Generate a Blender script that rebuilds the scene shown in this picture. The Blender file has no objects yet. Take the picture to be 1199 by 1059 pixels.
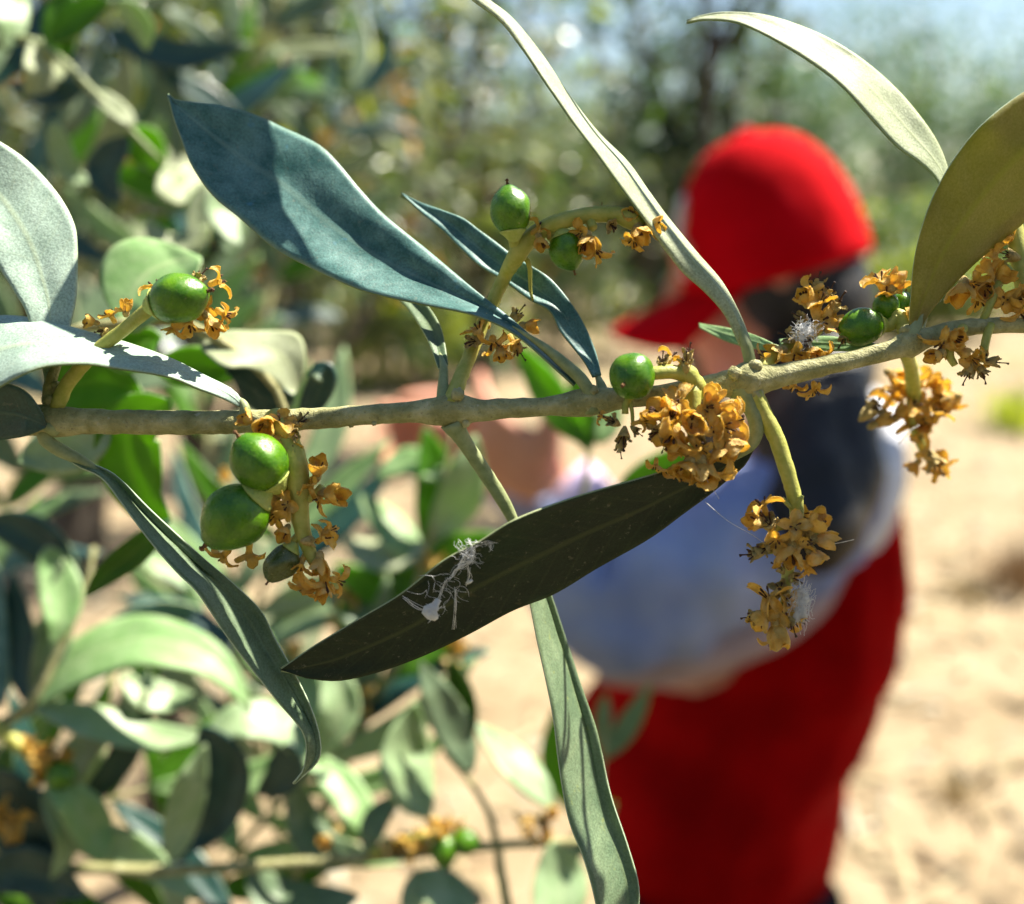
import bpy, bmesh, math, random
from mathutils import Vector, Matrix, Quaternion, noise
random.seed(7)
R = random.Random(11)
scene = bpy.context.scene
COL = scene.collection

# ------------------------------------------------------------------ camera
TH = math.radians(14.5)
CAM = Vector((0, 0, 1.45))
FW = Vector((0, math.cos(TH), -math.sin(TH)))
UP = Vector((0, math.sin(TH), math.cos(TH)))
RT = Vector((1, 0, 0))
F = 1151.0
D0 = 0.173
K = D0 / F                       # one picture unit at the focused branch, in metres
def P(u, v, d):
    return CAM + d * (FW + RT * ((u - 599.5) / F) + UP * ((529.5 - v) / F))
def G(u, v, z=0.0):              # near the focused branch; z in the same units, + is away
    return P(u, v, D0 + z * K)

cd = bpy.data.cameras.new('camera')
cam = bpy.data.objects.new('camera', cd); COL.objects.link(cam)
cam.location = CAM
cam.rotation_euler = (math.radians(90) - TH, 0, 0)
cd.sensor_width = 36; cd.sensor_fit = 'HORIZONTAL'
cd.lens = 36 * F / 1199
cd.clip_start = 0.004; cd.clip_end = 2000
cd.dof.use_dof = True
cd.dof.focus_distance = D0 + 0.001
cd.dof.aperture_fstop = 7.8
scene.camera = cam

# ------------------------------------------------------------------ light
SUN = Vector((0.47, 0.27, 0.84)).normalized()
elev = math.asin(SUN.z); azim = math.atan2(SUN.x, SUN.y)
sd = bpy.data.lights.new('sun', 'SUN'); sd.energy = 5.0; sd.angle = math.radians(0.53)
sd.color = (1.0, 0.935, 0.80)
so = bpy.data.objects.new('sun', sd); COL.objects.link(so)
so.rotation_euler = SUN.to_track_quat('Z', 'Y').to_euler()
so.location = (3, 2, 8)
w = bpy.data.worlds.new('World'); scene.world = w; w.use_nodes = True
nt = w.node_tree; nt.nodes.clear()
sky = nt.nodes.new('ShaderNodeTexSky'); sky.sky_type = 'NISHITA'; sky.sun_disc = False
sky.sun_elevation = elev; sky.sun_rotation = azim
sky.air_density = 1.15; sky.dust_density = 0.25; sky.ozone_density = 1.0
bgd = nt.nodes.new('ShaderNodeBackground'); bgd.inputs[1].default_value = 0.05
out = nt.nodes.new('ShaderNodeOutputWorld')
nt.links.new(sky.outputs[0], bgd.inputs[0]); nt.links.new(bgd.outputs[0], out.inputs[0])
scene.view_settings.view_transform = 'Standard'
scene.view_settings.look = 'None'
scene.view_settings.exposure = 1.62
scene.view_settings.gamma = 1.0
scene.render.engine = 'CYCLES'
scene.cycles.use_denoising = True
scene.cycles.max_bounces = 10
scene.cycles.transmission_bounces = 8
scene.cycles.diffuse_bounces = 5
scene.cycles.sample_clamp_indirect = 8

# ------------------------------------------------------------------ materials
class NB:
    def __init__(s, name):
        s.m = bpy.data.materials.new(name); s.m.use_nodes = True
        s.t = s.m.node_tree; s.t.nodes.clear()
        s.out = s.n('ShaderNodeOutputMaterial')
    def n(s, t, **kw):
        x = s.t.nodes.new(t)
        for k, v in kw.items(): setattr(x, k, v)
        return x
    def l(s, a, b): s.t.links.new(a, b)
    def noise(s, scale, detail=3, rough=0.55, coord='Object', dist=0.0):
        tc = s.n('ShaderNodeTexCoord'); nz = s.n('ShaderNodeTexNoise')
        nz.inputs['Scale'].default_value = scale; nz.inputs['Detail'].default_value = detail
        nz.inputs['Roughness'].default_value = rough; nz.inputs['Distortion'].default_value = dist
        s.l(tc.outputs[coord], nz.inputs['Vector']); return nz.outputs['Fac']
    def ramp(s, fac, stops, interp='LINEAR'):
        r = s.n('ShaderNodeValToRGB'); r.color_ramp.interpolation = interp
        e = r.color_ramp.elements
        while len(e) < len(stops): e.new(0.5)
        for i, (p, c) in enumerate(stops):
            e[i].position = p; e[i].color = (c[0], c[1], c[2], 1)
        s.l(fac, r.inputs[0]); return r.outputs[0]
    def mix(s, fac, a, b, mode='MIX'):
        m = s.n('ShaderNodeMix'); m.data_type = 'RGBA'; m.blend_type = mode
        for sock, val in ((m.inputs[0], fac), (m.inputs[6], a), (m.inputs[7], b)):
            if hasattr(val, 'is_linked'): s.l(val, sock)
            elif isinstance(val, (int, float)): sock.default_value = val
            else: sock.default_value = (val[0], val[1], val[2], 1)
        return m.outputs[2]
    def math(s, op, a, b=None):
        m = s.n('ShaderNodeMath'); m.operation = op
        for i, v in enumerate((a, b)):
            if v is None: continue
            if hasattr(v, 'is_linked'): s.l(v, m.inputs[i])
            else: m.inputs[i].default_value = v
        return m.outputs[0]
    def bsdf(s, color, rough=0.5, spec=0.5, bump=None, strength=0.2, dist=0.001, **kw):
        b = s.n('ShaderNodeBsdfPrincipled')
        if hasattr(color, 'is_linked'): s.l(color, b.inputs['Base Color'])
        else: b.inputs['Base Color'].default_value = (*color, 1)
        if hasattr(rough, 'is_linked'): s.l(rough, b.inputs['Roughness'])
        else: b.inputs['Roughness'].default_value = rough
        b.inputs['Specular IOR Level'].default_value = spec
        for k, v in kw.items(): b.inputs[k.replace('_', ' ')].default_value = v
        if bump is not None:
            bp = s.n('ShaderNodeBump'); bp.inputs['Strength'].default_value = strength
            bp.inputs['Distance'].default_value = dist
            s.l(bump, bp.inputs['Height']); s.l(bp.outputs[0], b.inputs['Normal'])
            s.bump = bp.outputs[0]
        return b
    def done(s, sh):
        s.l(sh.outputs[0], s.out.inputs[0]); return s.m
    def transl(s, b, color, fac):
        t = s.n('ShaderNodeBsdfTranslucent')
        if hasattr(color, 'is_linked'): s.l(color, t.inputs[0])
        else: t.inputs[0].default_value = (*color, 1)
        m = s.n('ShaderNodeMixShader'); m.inputs[0].default_value = fac
        s.l(b.outputs[0], m.inputs[1]); s.l(t.outputs[0], m.inputs[2]); return m

def leaf_mat(name, c1, c2, vein, tcol, tfac, rough=0.45, spec=0.5, gs=2600.0, spots=None, bump=0.25, fine=0.35, vs=0.75, sps=420):
    """scurfy leaf skin: patchy tone, fine grain, a midrib and faint side veins drawn from the leaf's own UV"""
    b = NB(name)
    big = b.noise(160, 3, 0.6)
    grain = b.noise(gs, 2, 0.6)
    col = b.mix(b.ramp(big, [(0.35, (0, 0, 0)), (0.68, (1, 1, 1))]), c1, c2)
    g = b.ramp(grain, [(0.3, (1 - fine,) * 3), (0.7, (1 + fine * 0.6,) * 3)])
    col = b.mix(1.0, col, g, 'MULTIPLY')
    uv = b.n('ShaderNodeUVMap'); uv.uv_map = 'leaf'
    sp = b.n('ShaderNodeSeparateXYZ'); b.l(uv.outputs[0], sp.inputs[0])
    s_abs = b.math('ABSOLUTE', b.math('SUBTRACT', sp.outputs[0], 0.5))
    mid = b.ramp(s_abs, [(0.0, (1, 1, 1)), (0.018, (0.8, 0.8, 0.8)), (0.045, (0, 0, 0))])
    wv = b.math('SINE', b.math('MULTIPLY', b.math('SUBTRACT', sp.outputs[1], b.math('MULTIPLY', s_abs, 0.22)), 95.0))
    side = b.ramp(wv, [(0.86, (0, 0, 0)), (1.0, (0.22, 0.22, 0.22))])
    vf = b.math('MAXIMUM', mid, side)
    col = b.mix(b.math('MULTIPLY', vf, vs), col, vein)
    if spots:
        sn = b.noise(sps, 3, 0.6)
        col = b.mix(b.ramp(sn, [(0.66, (0, 0, 0)), (0.74, (0.7, 0.7, 0.7))]), col, spots)
    edge = b.ramp(s_abs, [(0.455, (0, 0, 0)), (0.495, (0.55, 0.55, 0.55))])
    col = b.mix(edge, col, vein)
    dust = b.noise(700, 4, 0.75)
    col = b.mix(b.ramp(dust, [(0.60, (0, 0, 0)), (0.74, (0.35, 0.35, 0.35))]), col, (0.34, 0.31, 0.22))
    h = b.math('ADD', b.math('ADD', b.math('MULTIPLY', grain, 0.5), b.math('MULTIPLY', b.noise(230, 3, 0.6), 1.6)), b.math('MULTIPLY', vf, vs))
    sh = b.bsdf(col, rough, spec, bump=h, strength=bump, dist=0.0004)
    return b.done(b.transl(sh, tcol, tfac))

def plain(name, c1, c2, scale=80, rough=0.6, spec=0.4, tcol=None, tfac=0.0, bump=0.3, dist=0.001, bscale=None, lo=0.35, hi=0.65, **kw):
    b = NB(name)
    n = b.noise(scale, 4, 0.6)
    col = b.mix(b.ramp(n, [(lo, (0, 0, 0)), (hi, (1, 1, 1))]), c1, c2)
    sh = b.bsdf(col, rough, spec, bump=b.noise(bscale or scale * 3, 3, 0.6), strength=bump, dist=dist, **kw)
    if tfac: sh = b.transl(sh, tcol, tfac)
    return b.done(sh)

M = {}
M['glauc'] = leaf_mat('leaf_glaucous', (0.045, 0.135, 0.125), (0.14, 0.275, 0.255), (0.26, 0.38, 0.30), (0.06, 0.20, 0.05), 0.08, 0.45, 0.32, spots=(0.07, 0.24, 0.36), vs=0.3, sps=190)  # blue patches put sky reflection into the leaf colour
M['silver'] = leaf_mat('leaf_silver', (0.34, 0.46, 0.37), (0.47, 0.60, 0.50), (0.52, 0.60, 0.36), (0.25, 0.42, 0.08), 0.16, 0.5, 0.4, vs=0.4)
M['grey'] = leaf_mat('leaf_grey_green', (0.12, 0.185, 0.10), (0.20, 0.275, 0.155), (0.27, 0.34, 0.15), (0.16, 0.34, 0.03), 0.2, 0.46, 0.5, spots=(0.26, 0.31, 0.10), vs=0.35)
M['pale'] = leaf_mat('leaf_pale_felt', (0.38, 0.43, 0.25), (0.50, 0.55, 0.36), (0.42, 0.48, 0.22), (0.38, 0.46, 0.08), 0.22, 0.6, 0.3, vs=0.4)
M['dark'] = leaf_mat('leaf_dark_green', (0.006, 0.017, 0.009), (0.013, 0.027, 0.012), (0.055, 0.07, 0.024), (0.04, 0.09, 0.015), 0.06, 0.5, 0.3, spots=(0.06, 0.056, 0.022), vs=0.6)
M['olive'] = leaf_mat('leaf_olive_brown', (0.26, 0.21, 0.085), (0.36, 0.30, 0.14), (0.30, 0.36, 0.06), (0.85, 0.66, 0.10), 0.55, 0.6, 0.25, spots=(0.10, 0.08, 0.03), fine=0.5, vs=0.5)
M['green'] = leaf_mat('leaf_bright_green', (0.07, 0.20, 0.015), (0.12, 0.28, 0.025), (0.22, 0.36, 0.05), (0.38, 0.72, 0.02), 0.55, 0.45, 0.4)
M['mint'] = leaf_mat('leaf_mint', (0.24, 0.43, 0.15), (0.37, 0.54, 0.25), (0.44, 0.56, 0.28), (0.36, 0.62, 0.08), 0.3, 0.45, 0.5)
M['teal'] = leaf_mat('leaf_dark_teal', (0.010, 0.050, 0.045), (0.022, 0.080, 0.065), (0.05, 0.11, 0.08), (0.04, 0.16, 0.04), 0.12, 0.4, 0.6)
M['petiole'] = plain('petiole', (0.20, 0.24, 0.10), (0.30, 0.34, 0.17), 500, 0.55, 0.35, bump=0.3, dist=0.0003)
M['peduncle'] = plain('peduncle', (0.38, 0.40, 0.07), (0.52, 0.50, 0.13), 700, 0.5, 0.4, (0.5, 0.5, 0.08), 0.15, bump=0.35, dist=0.0003)

def bark():
    b = NB('twig_bark')
    n1 = b.noise(260, 4, 0.65); n2 = b.noise(1500, 3, 0.7); n3 = b.noise(900, 2, 0.5)
    col = b.ramp(n1, [(0.3, (0.20, 0.20, 0.075)), (0.5, (0.34, 0.325, 0.15)), (0.72, (0.52, 0.49, 0.28))])
    col = b.mix(b.ramp(n2, [(0.28, (0.55,) * 3), (0.42, (0,) * 3)]), col, (0.09, 0.07, 0.04))
    col = b.mix(b.ramp(n3, [(0.66, (0,) * 3), (0.78, (0.7,) * 3)]), col, (0.50, 0.47, 0.36))
    h = b.math('ADD', n1, b.math('MULTIPLY', n2, 0.6))
    return b.done(b.bsdf(col, 0.75, 0.3, bump=h, strength=0.9, dist=0.0007))
M['bark'] = bark()

def petal():
    b = NB('dried_petal')
    oi = b.n('ShaderNodeObjectInfo'); tc = b.n('ShaderNodeTexCoord')
    def n4(scale, detail):
        nz = b.n('ShaderNodeTexNoise'); nz.noise_dimensions = '4D'; nz.inputs['Scale'].default_value = scale; nz.inputs['Detail'].default_value = detail; nz.inputs['Roughness'].default_value = 0.65
        b.l(tc.outputs['Object'], nz.inputs['Vector']); b.l(b.math('MULTIPLY', oi.outputs['Random'], 31.0), nz.inputs['W']); return nz.outputs['Fac']
    n1, n2 = n4(1.7, 4), n4(7.0, 4)
    a = b.ramp(n1, [(0.28, (0.64, 0.37, 0.06)), (0.46, (0.90, 0.66, 0.17)), (0.70, (0.96, 0.84, 0.46))])
    c = b.ramp(n1, [(0.28, (0.40, 0.21, 0.035)), (0.46, (0.84, 0.57, 0.12)), (0.70, (0.94, 0.78, 0.34))])
    col = b.mix(oi.outputs['Random'], a, c)
    col = b.mix(b.ramp(n2, [(0.28, (0.85,) * 3), (0.42, (0,) * 3)]), col, (0.16, 0.065, 0.02))
    sh = b.bsdf(col, 0.45, 0.45, bump=n4(9, 4), strength=0.4, dist=0.08)
    return b.done(b.transl(sh, (1.0, 0.74, 0.20), 0.52))
M['petal'] = petal()
M['husk'] = plain('dried_husk', (0.50, 0.36, 0.12), (0.74, 0.58, 0.25), 2.5, 0.7, 0.25, (0.5, 0.33, 0.08), 0.15, bump=0.5, dist=0.1)
M['anther'] = plain('dried_anther', (0.05, 0.028, 0.02), (0.14, 0.07, 0.04), 4, 0.7, 0.25, bump=0.5, dist=0.1)

def fruit_mat(nm, c1, c2):
    b = NB(nm)
    tc = b.n('ShaderNodeTexCoord'); sp = b.n('ShaderNodeSeparateXYZ'); b.l(tc.outputs['Object'], sp.inputs[0])
    base = b.mix(b.ramp(b.noise(1.4, 3, 0.6), [(0.35, (0,) * 3), (0.7, (1,) * 3)]), c1, c2)
    base = b.mix(b.ramp(b.noise(14, 2, 0.5), [(0.62, (0,) * 3), (0.72, (0.28,) * 3)]), base, (0.32, 0.45, 0.12))
    base = b.mix(b.ramp(b.noise(5.0, 2, 0.6), [(0.73, (0,) * 3), (0.75, (0.75,) * 3)]), base, (0.45, 0.40, 0.20))
    sh = b.bsdf(base, b.ramp(b.noise(6, 2, 0.5), [(0.3, (0.20,) * 3), (0.7, (0.42,) * 3)]), 0.5,
                bump=b.noise(11, 3, 0.6), strength=0.12, dist=0.05,
                Subsurface_Weight=0.0, Subsurface_Scale=0.0006, Subsurface_Radius=(0.4, 1.0, 0.15))
    return b.done(sh)
M['fruit'] = fruit_mat('fruit_green', (0.035, 0.13, 0.001), (0.11, 0.25, 0.0015))
M['fruit_dull'] = fruit_mat('fruit_dull', (0.05, 0.07, 0.015), (0.09, 0.11, 0.03))
M['calyx'] = plain('calyx', (0.36, 0.44, 0.08), (0.46, 0.50, 0.15), 3, 0.6, 0.3, bump=0.3, dist=0.1)
M['tip'] = plain('fruit_tip', (0.10, 0.05, 0.03), (0.30, 0.16, 0.07), 4, 0.8, 0.2, bump=0.5, dist=0.1)
M['web'] = plain('web', (0.75, 0.76, 0.76), (0.9, 0.9, 0.9), 900, 0.8, 0.3, (0.9, 0.9, 0.9), 0.4, bump=0.4, dist=0.0003)

# ------------------------------------------------------------------ object helpers
def link(o): COL.objects.link(o); return o
def thing(name, label, cat, loc, group=None):
    o = bpy.data.objects.new(name, None); link(o)
    o.location = loc; o.empty_display_size = 0.02
    o['label'] = label; o['category'] = cat
    if group: o['group'] = group
    return o
def tag(o, label, cat, group=None, kind=None):
    o['label'] = label; o['category'] = cat
    if group: o['group'] = group
    if kind: o['kind'] = kind
    return o
def root_loc(parent):
    L = Vector((0, 0, 0))
    while parent is not None:
        L = L + parent.location; parent = parent.parent
    return L
class MB:
    """collects faces (world coordinates), builds ONE mesh object"""
    def __init__(s): s.v = []; s.f = []; s.m = []; s.uv = []
    def add(s, verts, faces, mat=0, uvs=None):
        b = len(s.v); s.v += [Vector(x) for x in verts]
        s.uv += uvs if uvs else [(0.5, 0.25)] * len(verts)
        s.f += [tuple(i + b for i in f) for f in faces]
        s.m += [mat] * len(faces) if isinstance(mat, int) else list(mat)
    def mesh(s, name, mats, off=Vector((0, 0, 0)), smooth=True, uv=False):
        me = bpy.data.meshes.new(name)
        me.from_pydata([tuple(x - off) for x in s.v], [], s.f)
        for m in mats: me.materials.append(m)
        me.polygons.foreach_set('material_index', s.m)
        me.polygons.foreach_set('use_smooth', [smooth] * len(s.f))
        if uv:
            l = me.uv_layers.new(name='leaf')
            l.data.foreach_set('uv', [c for lp in me.loops for c in s.uv[lp.vertex_index]])
        me.validate(); me.update()
        return me
    def build(s, name, mats, parent=None, loc=None, smooth=True, uv=False):
        off = root_loc(parent) if parent else (loc or Vector((0, 0, 0)))
        o = bpy.data.objects.new(name, s.mesh(name, mats, off, smooth, uv)); link(o)
        if parent: o.parent = parent
        else: o.location = off
        return o

def crom(pts, n):
    """Catmull-Rom through tuples of any length, resampled to n by chord length"""
    pts = [tuple(p) for p in pts]; dim = len(pts[0])
    if len(pts) == 2:
        return [tuple(pts[0][k] + (pts[1][k] - pts[0][k]) * i / (n - 1) for k in range(dim)) for i in range(n)]
    ext = [tuple(2 * pts[0][k] - pts[1][k] for k in range(dim))] + pts + [tuple(2 * pts[-1][k] - pts[-2][k] for k in range(dim))]
    dense = []
    for i in range(1, len(ext) - 2):
        a, b, c, d = ext[i - 1], ext[i], ext[i + 1], ext[i + 2]
        for j in range(16):
            t = j / 16
            dense.append(tuple(0.5 * (2 * b[k] + (c[k] - a[k]) * t + (2 * a[k] - 5 * b[k] + 4 * c[k] - d[k]) * t * t + (3 * b[k] - a[k] - 3 * c[k] + d[k]) * t ** 3) for k in range(dim)))
    dense.append(pts[-1])
    L = [0.0]
    for p, q in zip(dense, dense[1:]):
        L.append(L[-1] + math.dist(p[:3], q[:3]))
    o = []; j = 0
    for i in range(n):
        s = L[-1] * i / (n - 1)
        while j < len(L) - 2 and L[j + 1] < s: j += 1
        t = (s - L[j]) / max(1e-9, L[j + 1] - L[j])
        o.append(tuple(dense[j][k] + (dense[j + 1][k] - dense[j][k]) * t for k in range(dim)))
    return o

def tube(mb, pts, rad, seg=10, mat=0, rough=0.0, cap=True, fr=40.0, flat=1.0):
    """tube through world points with a radius at each"""
    rings = []; prev = None
    n = len(pts)
    for i, p in enumerate(pts):
        p = Vector(p)
        d = (Vector(pts[min(i + 1, n - 1)]) - Vector(pts[max(i - 1, 0)]))
        if d.length < 1e-9: d = Vector((0, 0, 1))
        d.normalize()
        if prev is None:
            a = d.orthogonal().normalized()
        else:
            a = (prev - d * prev.dot(d))
            a = a.normalized() if a.length > 1e-6 else d.orthogonal().normalized()
        prev = a; b = d.cross(a)
        ring = []
        for k in range(seg):
            an = 2 * math.pi * k / seg
            r = rad[i]
            if rough: r *= 1 + rough * noise.noise((p + (a * math.cos(an) + b * math.sin(an)) * r) * fr)
            ring.append(p + a * (math.cos(an) * r) + b * (math.sin(an) * r * flat))
        rings.append(ring)
    vs = [x for r in rings for x in r]; fs = []
    for i in range(n - 1):
        for k in range(seg):
            fs.append((i * seg + k, i * seg + (k + 1) % seg, (i + 1) * seg + (k + 1) % seg, (i + 1) * seg + k))
    if cap:
        fs.append(tuple(range(seg))[::-1]); fs.append(tuple((n - 1) * seg + k for k in range(seg)))
    mb.add(vs, fs, mat)
def gtube(mb, pts, n=24, seg=10, mat=0, rough=0.0, fr=900.0, proj=None):
    """pts: (u, v, z, radius) in picture units at the focused branch"""
    q = crom(pts, n)
    w3 = [(proj or G)(p[0], p[1], p[2]) for p in q]
    tube(mb, w3, [max(0.2, p[3]) * getattr(proj, 'k', K) for p in q], seg, mat, rough, True, fr)

def leaf_patch(mb, rows, thick, front=0, back=1, rim=None):
    """rows[i][j] world points of the leaf sheet -> closed leaf of real thickness"""
    nt_, ns = len(rows), len(rows[0])
    nor = [[None] * ns for _ in range(nt_)]
    for i in range(nt_):
        for j in range(ns):
            du = rows[i][min(j + 1, ns - 1)] - rows[i][max(j - 1, 0)]
            dv = rows[min(i + 1, nt_ - 1)][j] - rows[max(i - 1, 0)][j]
            nn = du.cross(dv)
            nor[i][j] = nn.normalized() if nn.length > 1e-14 else None
    ref = None
    for i in range(nt_):
        for j in range(ns):
            if nor[i][j] is None:
                nor[i][j] = nor[max(1, min(nt_ - 2, i))][ns // 2] or Vector((0, -1, 0))
    acc = sum(((CAM - rows[i][j]).normalized().dot(nor[i][j]) for i in range(nt_) for j in range(ns)))
    sg = 1 if acc > 0 else -1
    vf, vb, uv = [], [], []
    for i in range(nt_):
        for j in range(ns):
            s = abs(2 * j / (ns - 1) - 1)
            th = thick * (0.5 if s < 0.9 else 0.3)
            midr = thick * 0.9 * max(0, 1 - s * 7)
            vf.append(rows[i][j] + nor[i][j] * sg * (th + midr * 0.25))
            vb.append(rows[i][j] - nor[i][j] * sg * (th + midr))
            uv.append((j / (ns - 1), i / (nt_ - 1)))
    N = nt_ * ns; fs = []; mats = []
    idx = lambda i, j: i * ns + j
    for i in range(nt_ - 1):
        for j in range(ns - 1):
            q = (idx(i, j), idx(i, j + 1), idx(i + 1, j + 1), idx(i + 1, j))
            fs.append(q if sg > 0 else q[::-1]); mats.append(front)
            q2 = tuple(N + x for x in q)
            fs.append(q2[::-1] if sg > 0 else q2); mats.append(back)
    edge = [idx(i, 0) for i in range(nt_)] + [idx(nt_ - 1, j) for j in range(1, ns)] + [idx(i, ns - 1) for i in range(nt_ - 2, -1, -1)] + [idx(0, j) for j in range(ns - 2, 0, -1)]
    for a, b in zip(edge, edge[1:] + edge[:1]):
        q = (a, b, N + b, N + a)
        fs.append(q[::-1] if sg < 0 else q); mats.append(back if rim is None else rim)
    mb.add(vf + vb, fs, mats, uv + uv)

def leaf(parent, A, B, zA, zB, front, back, crease=0.0, bow=0.0, mid=0.5, ripple=3.0, thick=2.6, pet=None, nt=44, ns=13, label=None, seed=0, proj=None, tipz=None):
    """A, B: the two edges (u, v) from base to tip; zA, zB: how far each edge stands away, base to tip"""
    proj = proj or G
    a = crom([(p[0], p[1], 0) for p in A], nt); b = crom([(p[0], p[1], 0) for p in B], nt)
    za = crom([(i, z, 0) for i, z in enumerate(zA)], nt) if len(zA) > 1 else [(0, zA[0], 0)] * nt
    zb = crom([(i, z, 0) for i, z in enumerate(zB)], nt) if len(zB) > 1 else [(0, zB[0], 0)] * nt
    rows = []
    for i in range(nt):
        t = i / (nt - 1); env = max(0.0, math.sin(math.pi * min(1, t * 0.97 + 0.015))) ** 0.7
        row = []
        for j in range(ns):
            s = 2 * j / (ns - 1) - 1
            f = (mid * (1 + s)) if s < 0 else (mid + (1 - mid) * s)
            u = a[i][0] + (b[i][0] - a[i][0]) * f; v = a[i][1] + (b[i][1] - a[i][1]) * f
            z = za[i][1] + (zb[i][1] - za[i][1]) * f
            z += env * (crease * (1 - abs(s)) + bow * (1 - s * s))
            z += env * ripple * abs(s) * (noise.noise((t * 5, s * 1.2 + seed * 3.1, seed)) * 1.6 + 0.5 * noise.noise((t * 14, s * 2 + seed, 5)))
            row.append(proj(u, v, z))
        rows.append(row)
    mb = MB()
    leaf_patch(mb, rows, thick * getattr(proj, 'k', K))
    if pet: gtube(mb, [(p[0], p[1], p[2] + (0, 0, 0, 3, 7)[min(4, max(0, i - len(pet) + 5))], p[3] * (1, 1, 1, 0.8, 0.25)[min(4, max(0, i - len(pet) + 5))] * (1.35 if i == 0 else 1)) for i, p in enumerate(pet)], 24, 10, 2, 0.05, proj=proj)
    o = mb.build('leaf', [front, back, M['petiole']], parent, uv=True)
    if label: o['label'] = label
    return o

# ------------------------------------------------------------------ fruits and dried flowers (unit size, +Z is the axis)
def lathe(mb, prof, seg=18, mat=0, wob=0.0, sd=0):
    vs = []; fs = []
    for i, (r, z) in enumerate(prof):
        for k in range(seg):
            an = 2 * math.pi * k / seg
            rr = r * (1 + wob * noise.noise((math.cos(an) * 1.3 + sd, math.sin(an) * 1.3, z)))
            vs.append((rr * math.cos(an), rr * math.sin(an), z))
    for i in range(len(prof) - 1):
        for k in range(seg):
            fs.append((i * seg + k, i * seg + (k + 1) % seg, (i + 1) * seg + (k + 1) % seg, (i + 1) * seg + k))
    fs.append(tuple(range(seg))[::-1]); fs.append(tuple((len(prof) - 1) * seg + k for k in range(seg)))
    mb.add(vs, fs, mat)
def fruit_mesh(sd, elong=1.12, dull=False, cup=True):
    mb = MB(); prof = []
    for i in range(19):
        a = math.pi * i / 18
        z = -math.cos(a) * elong; r = math.sin(a)
        if z > 0: r *= 1 - 0.10 * (z / elong) ** 2
        if z > elong * 0.93: z += 0.05
        prof.append((max(r, 0.015), z))
    lathe(mb, prof, 30, 0, 0.10 if not dull else 0.28, sd)
    if cup:
        lathe(mb, [(0.16, -elong - 0.30), (0.30, -elong - 0.20), (0.44, -elong * 1.0), (0.60, -elong * 0.88), (0.66, -elong * 0.80), (0.60, -elong * 0.80), (0.4, -elong * 0.9)], 20, 1, 0.10, sd + 3)
    lathe(mb, [(0.09, elong * 0.98), (0.075, elong + 0.10), (0.05, elong + 0.20), (0.10, elong + 0.26), (0.05, elong + 0.33)], 8, 2, 0.5, sd)
    me = mb.mesh('fruit', [M['fruit_dull' if dull else 'fruit'], M['calyx'], M['tip']])
    return me
def petal_patch(mb, rg, az, r0, z0, length, width, curl, lift, cup, twist, mat=0):
    """one dried petal: a curled sheet with thickness"""
    nu, nw = 8, 7; rows = []
    r, z, ang = r0, z0, lift
    d = length / (nu - 1); nick = rg.uniform(0, 9)
    for i in range(nu):
        t = i / (nu - 1)
        wd = width * (0.45 + 0.75 * math.sin(math.pi * (0.12 + 0.75 * t)) ** 0.9) * (1 - 0.45 * t ** 5) * (1 + 0.28 * noise.noise((t * 5, nick, az)))
        row = []
        for j in range(nw):
            s = 2 * j / (nw - 1) - 1
            y = s * wd * 0.5
            off = cup * (s * s) * wd + 0.05 * rg.uniform(-1, 1)
            tw = twist * t * s * wd
            px = r - math.sin(ang) * off; pz = z + math.cos(ang) * off + tw
            row.append(Vector((math.cos(az) * px - math.sin(az) * y, math.sin(az) * px + math.cos(az) * y, pz)))
        rows.append(row)
        r += math.cos(ang) * d; z += math.sin(ang) * d; ang += curl / nu * (0.4 + 1.2 * t) + rg.uniform(-0.08, 0.08)
    th = 0.018; ns = nw; nt_ = nu
    vf = []; vb = []
    for i in range(nt_):
        for j in range(ns):
            n = (rows[i][min(j + 1, ns - 1)] - rows[i][max(j - 1, 0)]).cross(rows[min(i + 1, nt_ - 1)][j] - rows[max(i - 1, 0)][j])
            n = n.normalized() if n.length > 1e-9 else Vector((0, 0, 1))
            vf.append(rows[i][j] + n * th); vb.append(rows[i][j] - n * th)
    N = nt_ * ns; fs = []
    for i in range(nt_ - 1):
        for j in range(ns - 1):
            q = (i * ns + j, i * ns + j + 1, (i + 1) * ns + j + 1, (i + 1) * ns + j)
            fs.append(q); fs.append(tuple(N + x for x in q)[::-1])
    edge = [i * ns for i in range(nt_)] + [(nt_ - 1) * ns + j for j in range(1, ns)] + [i * ns + ns - 1 for i in range(nt_ - 2, -1, -1)] + [j for j in range(ns - 2, 0, -1)]
    for a, b in zip(edge, edge[1:] + edge[:1]): fs.append((b, a, N + a, N + b))
    mb.add(vf + vb, fs, mat)
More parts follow.
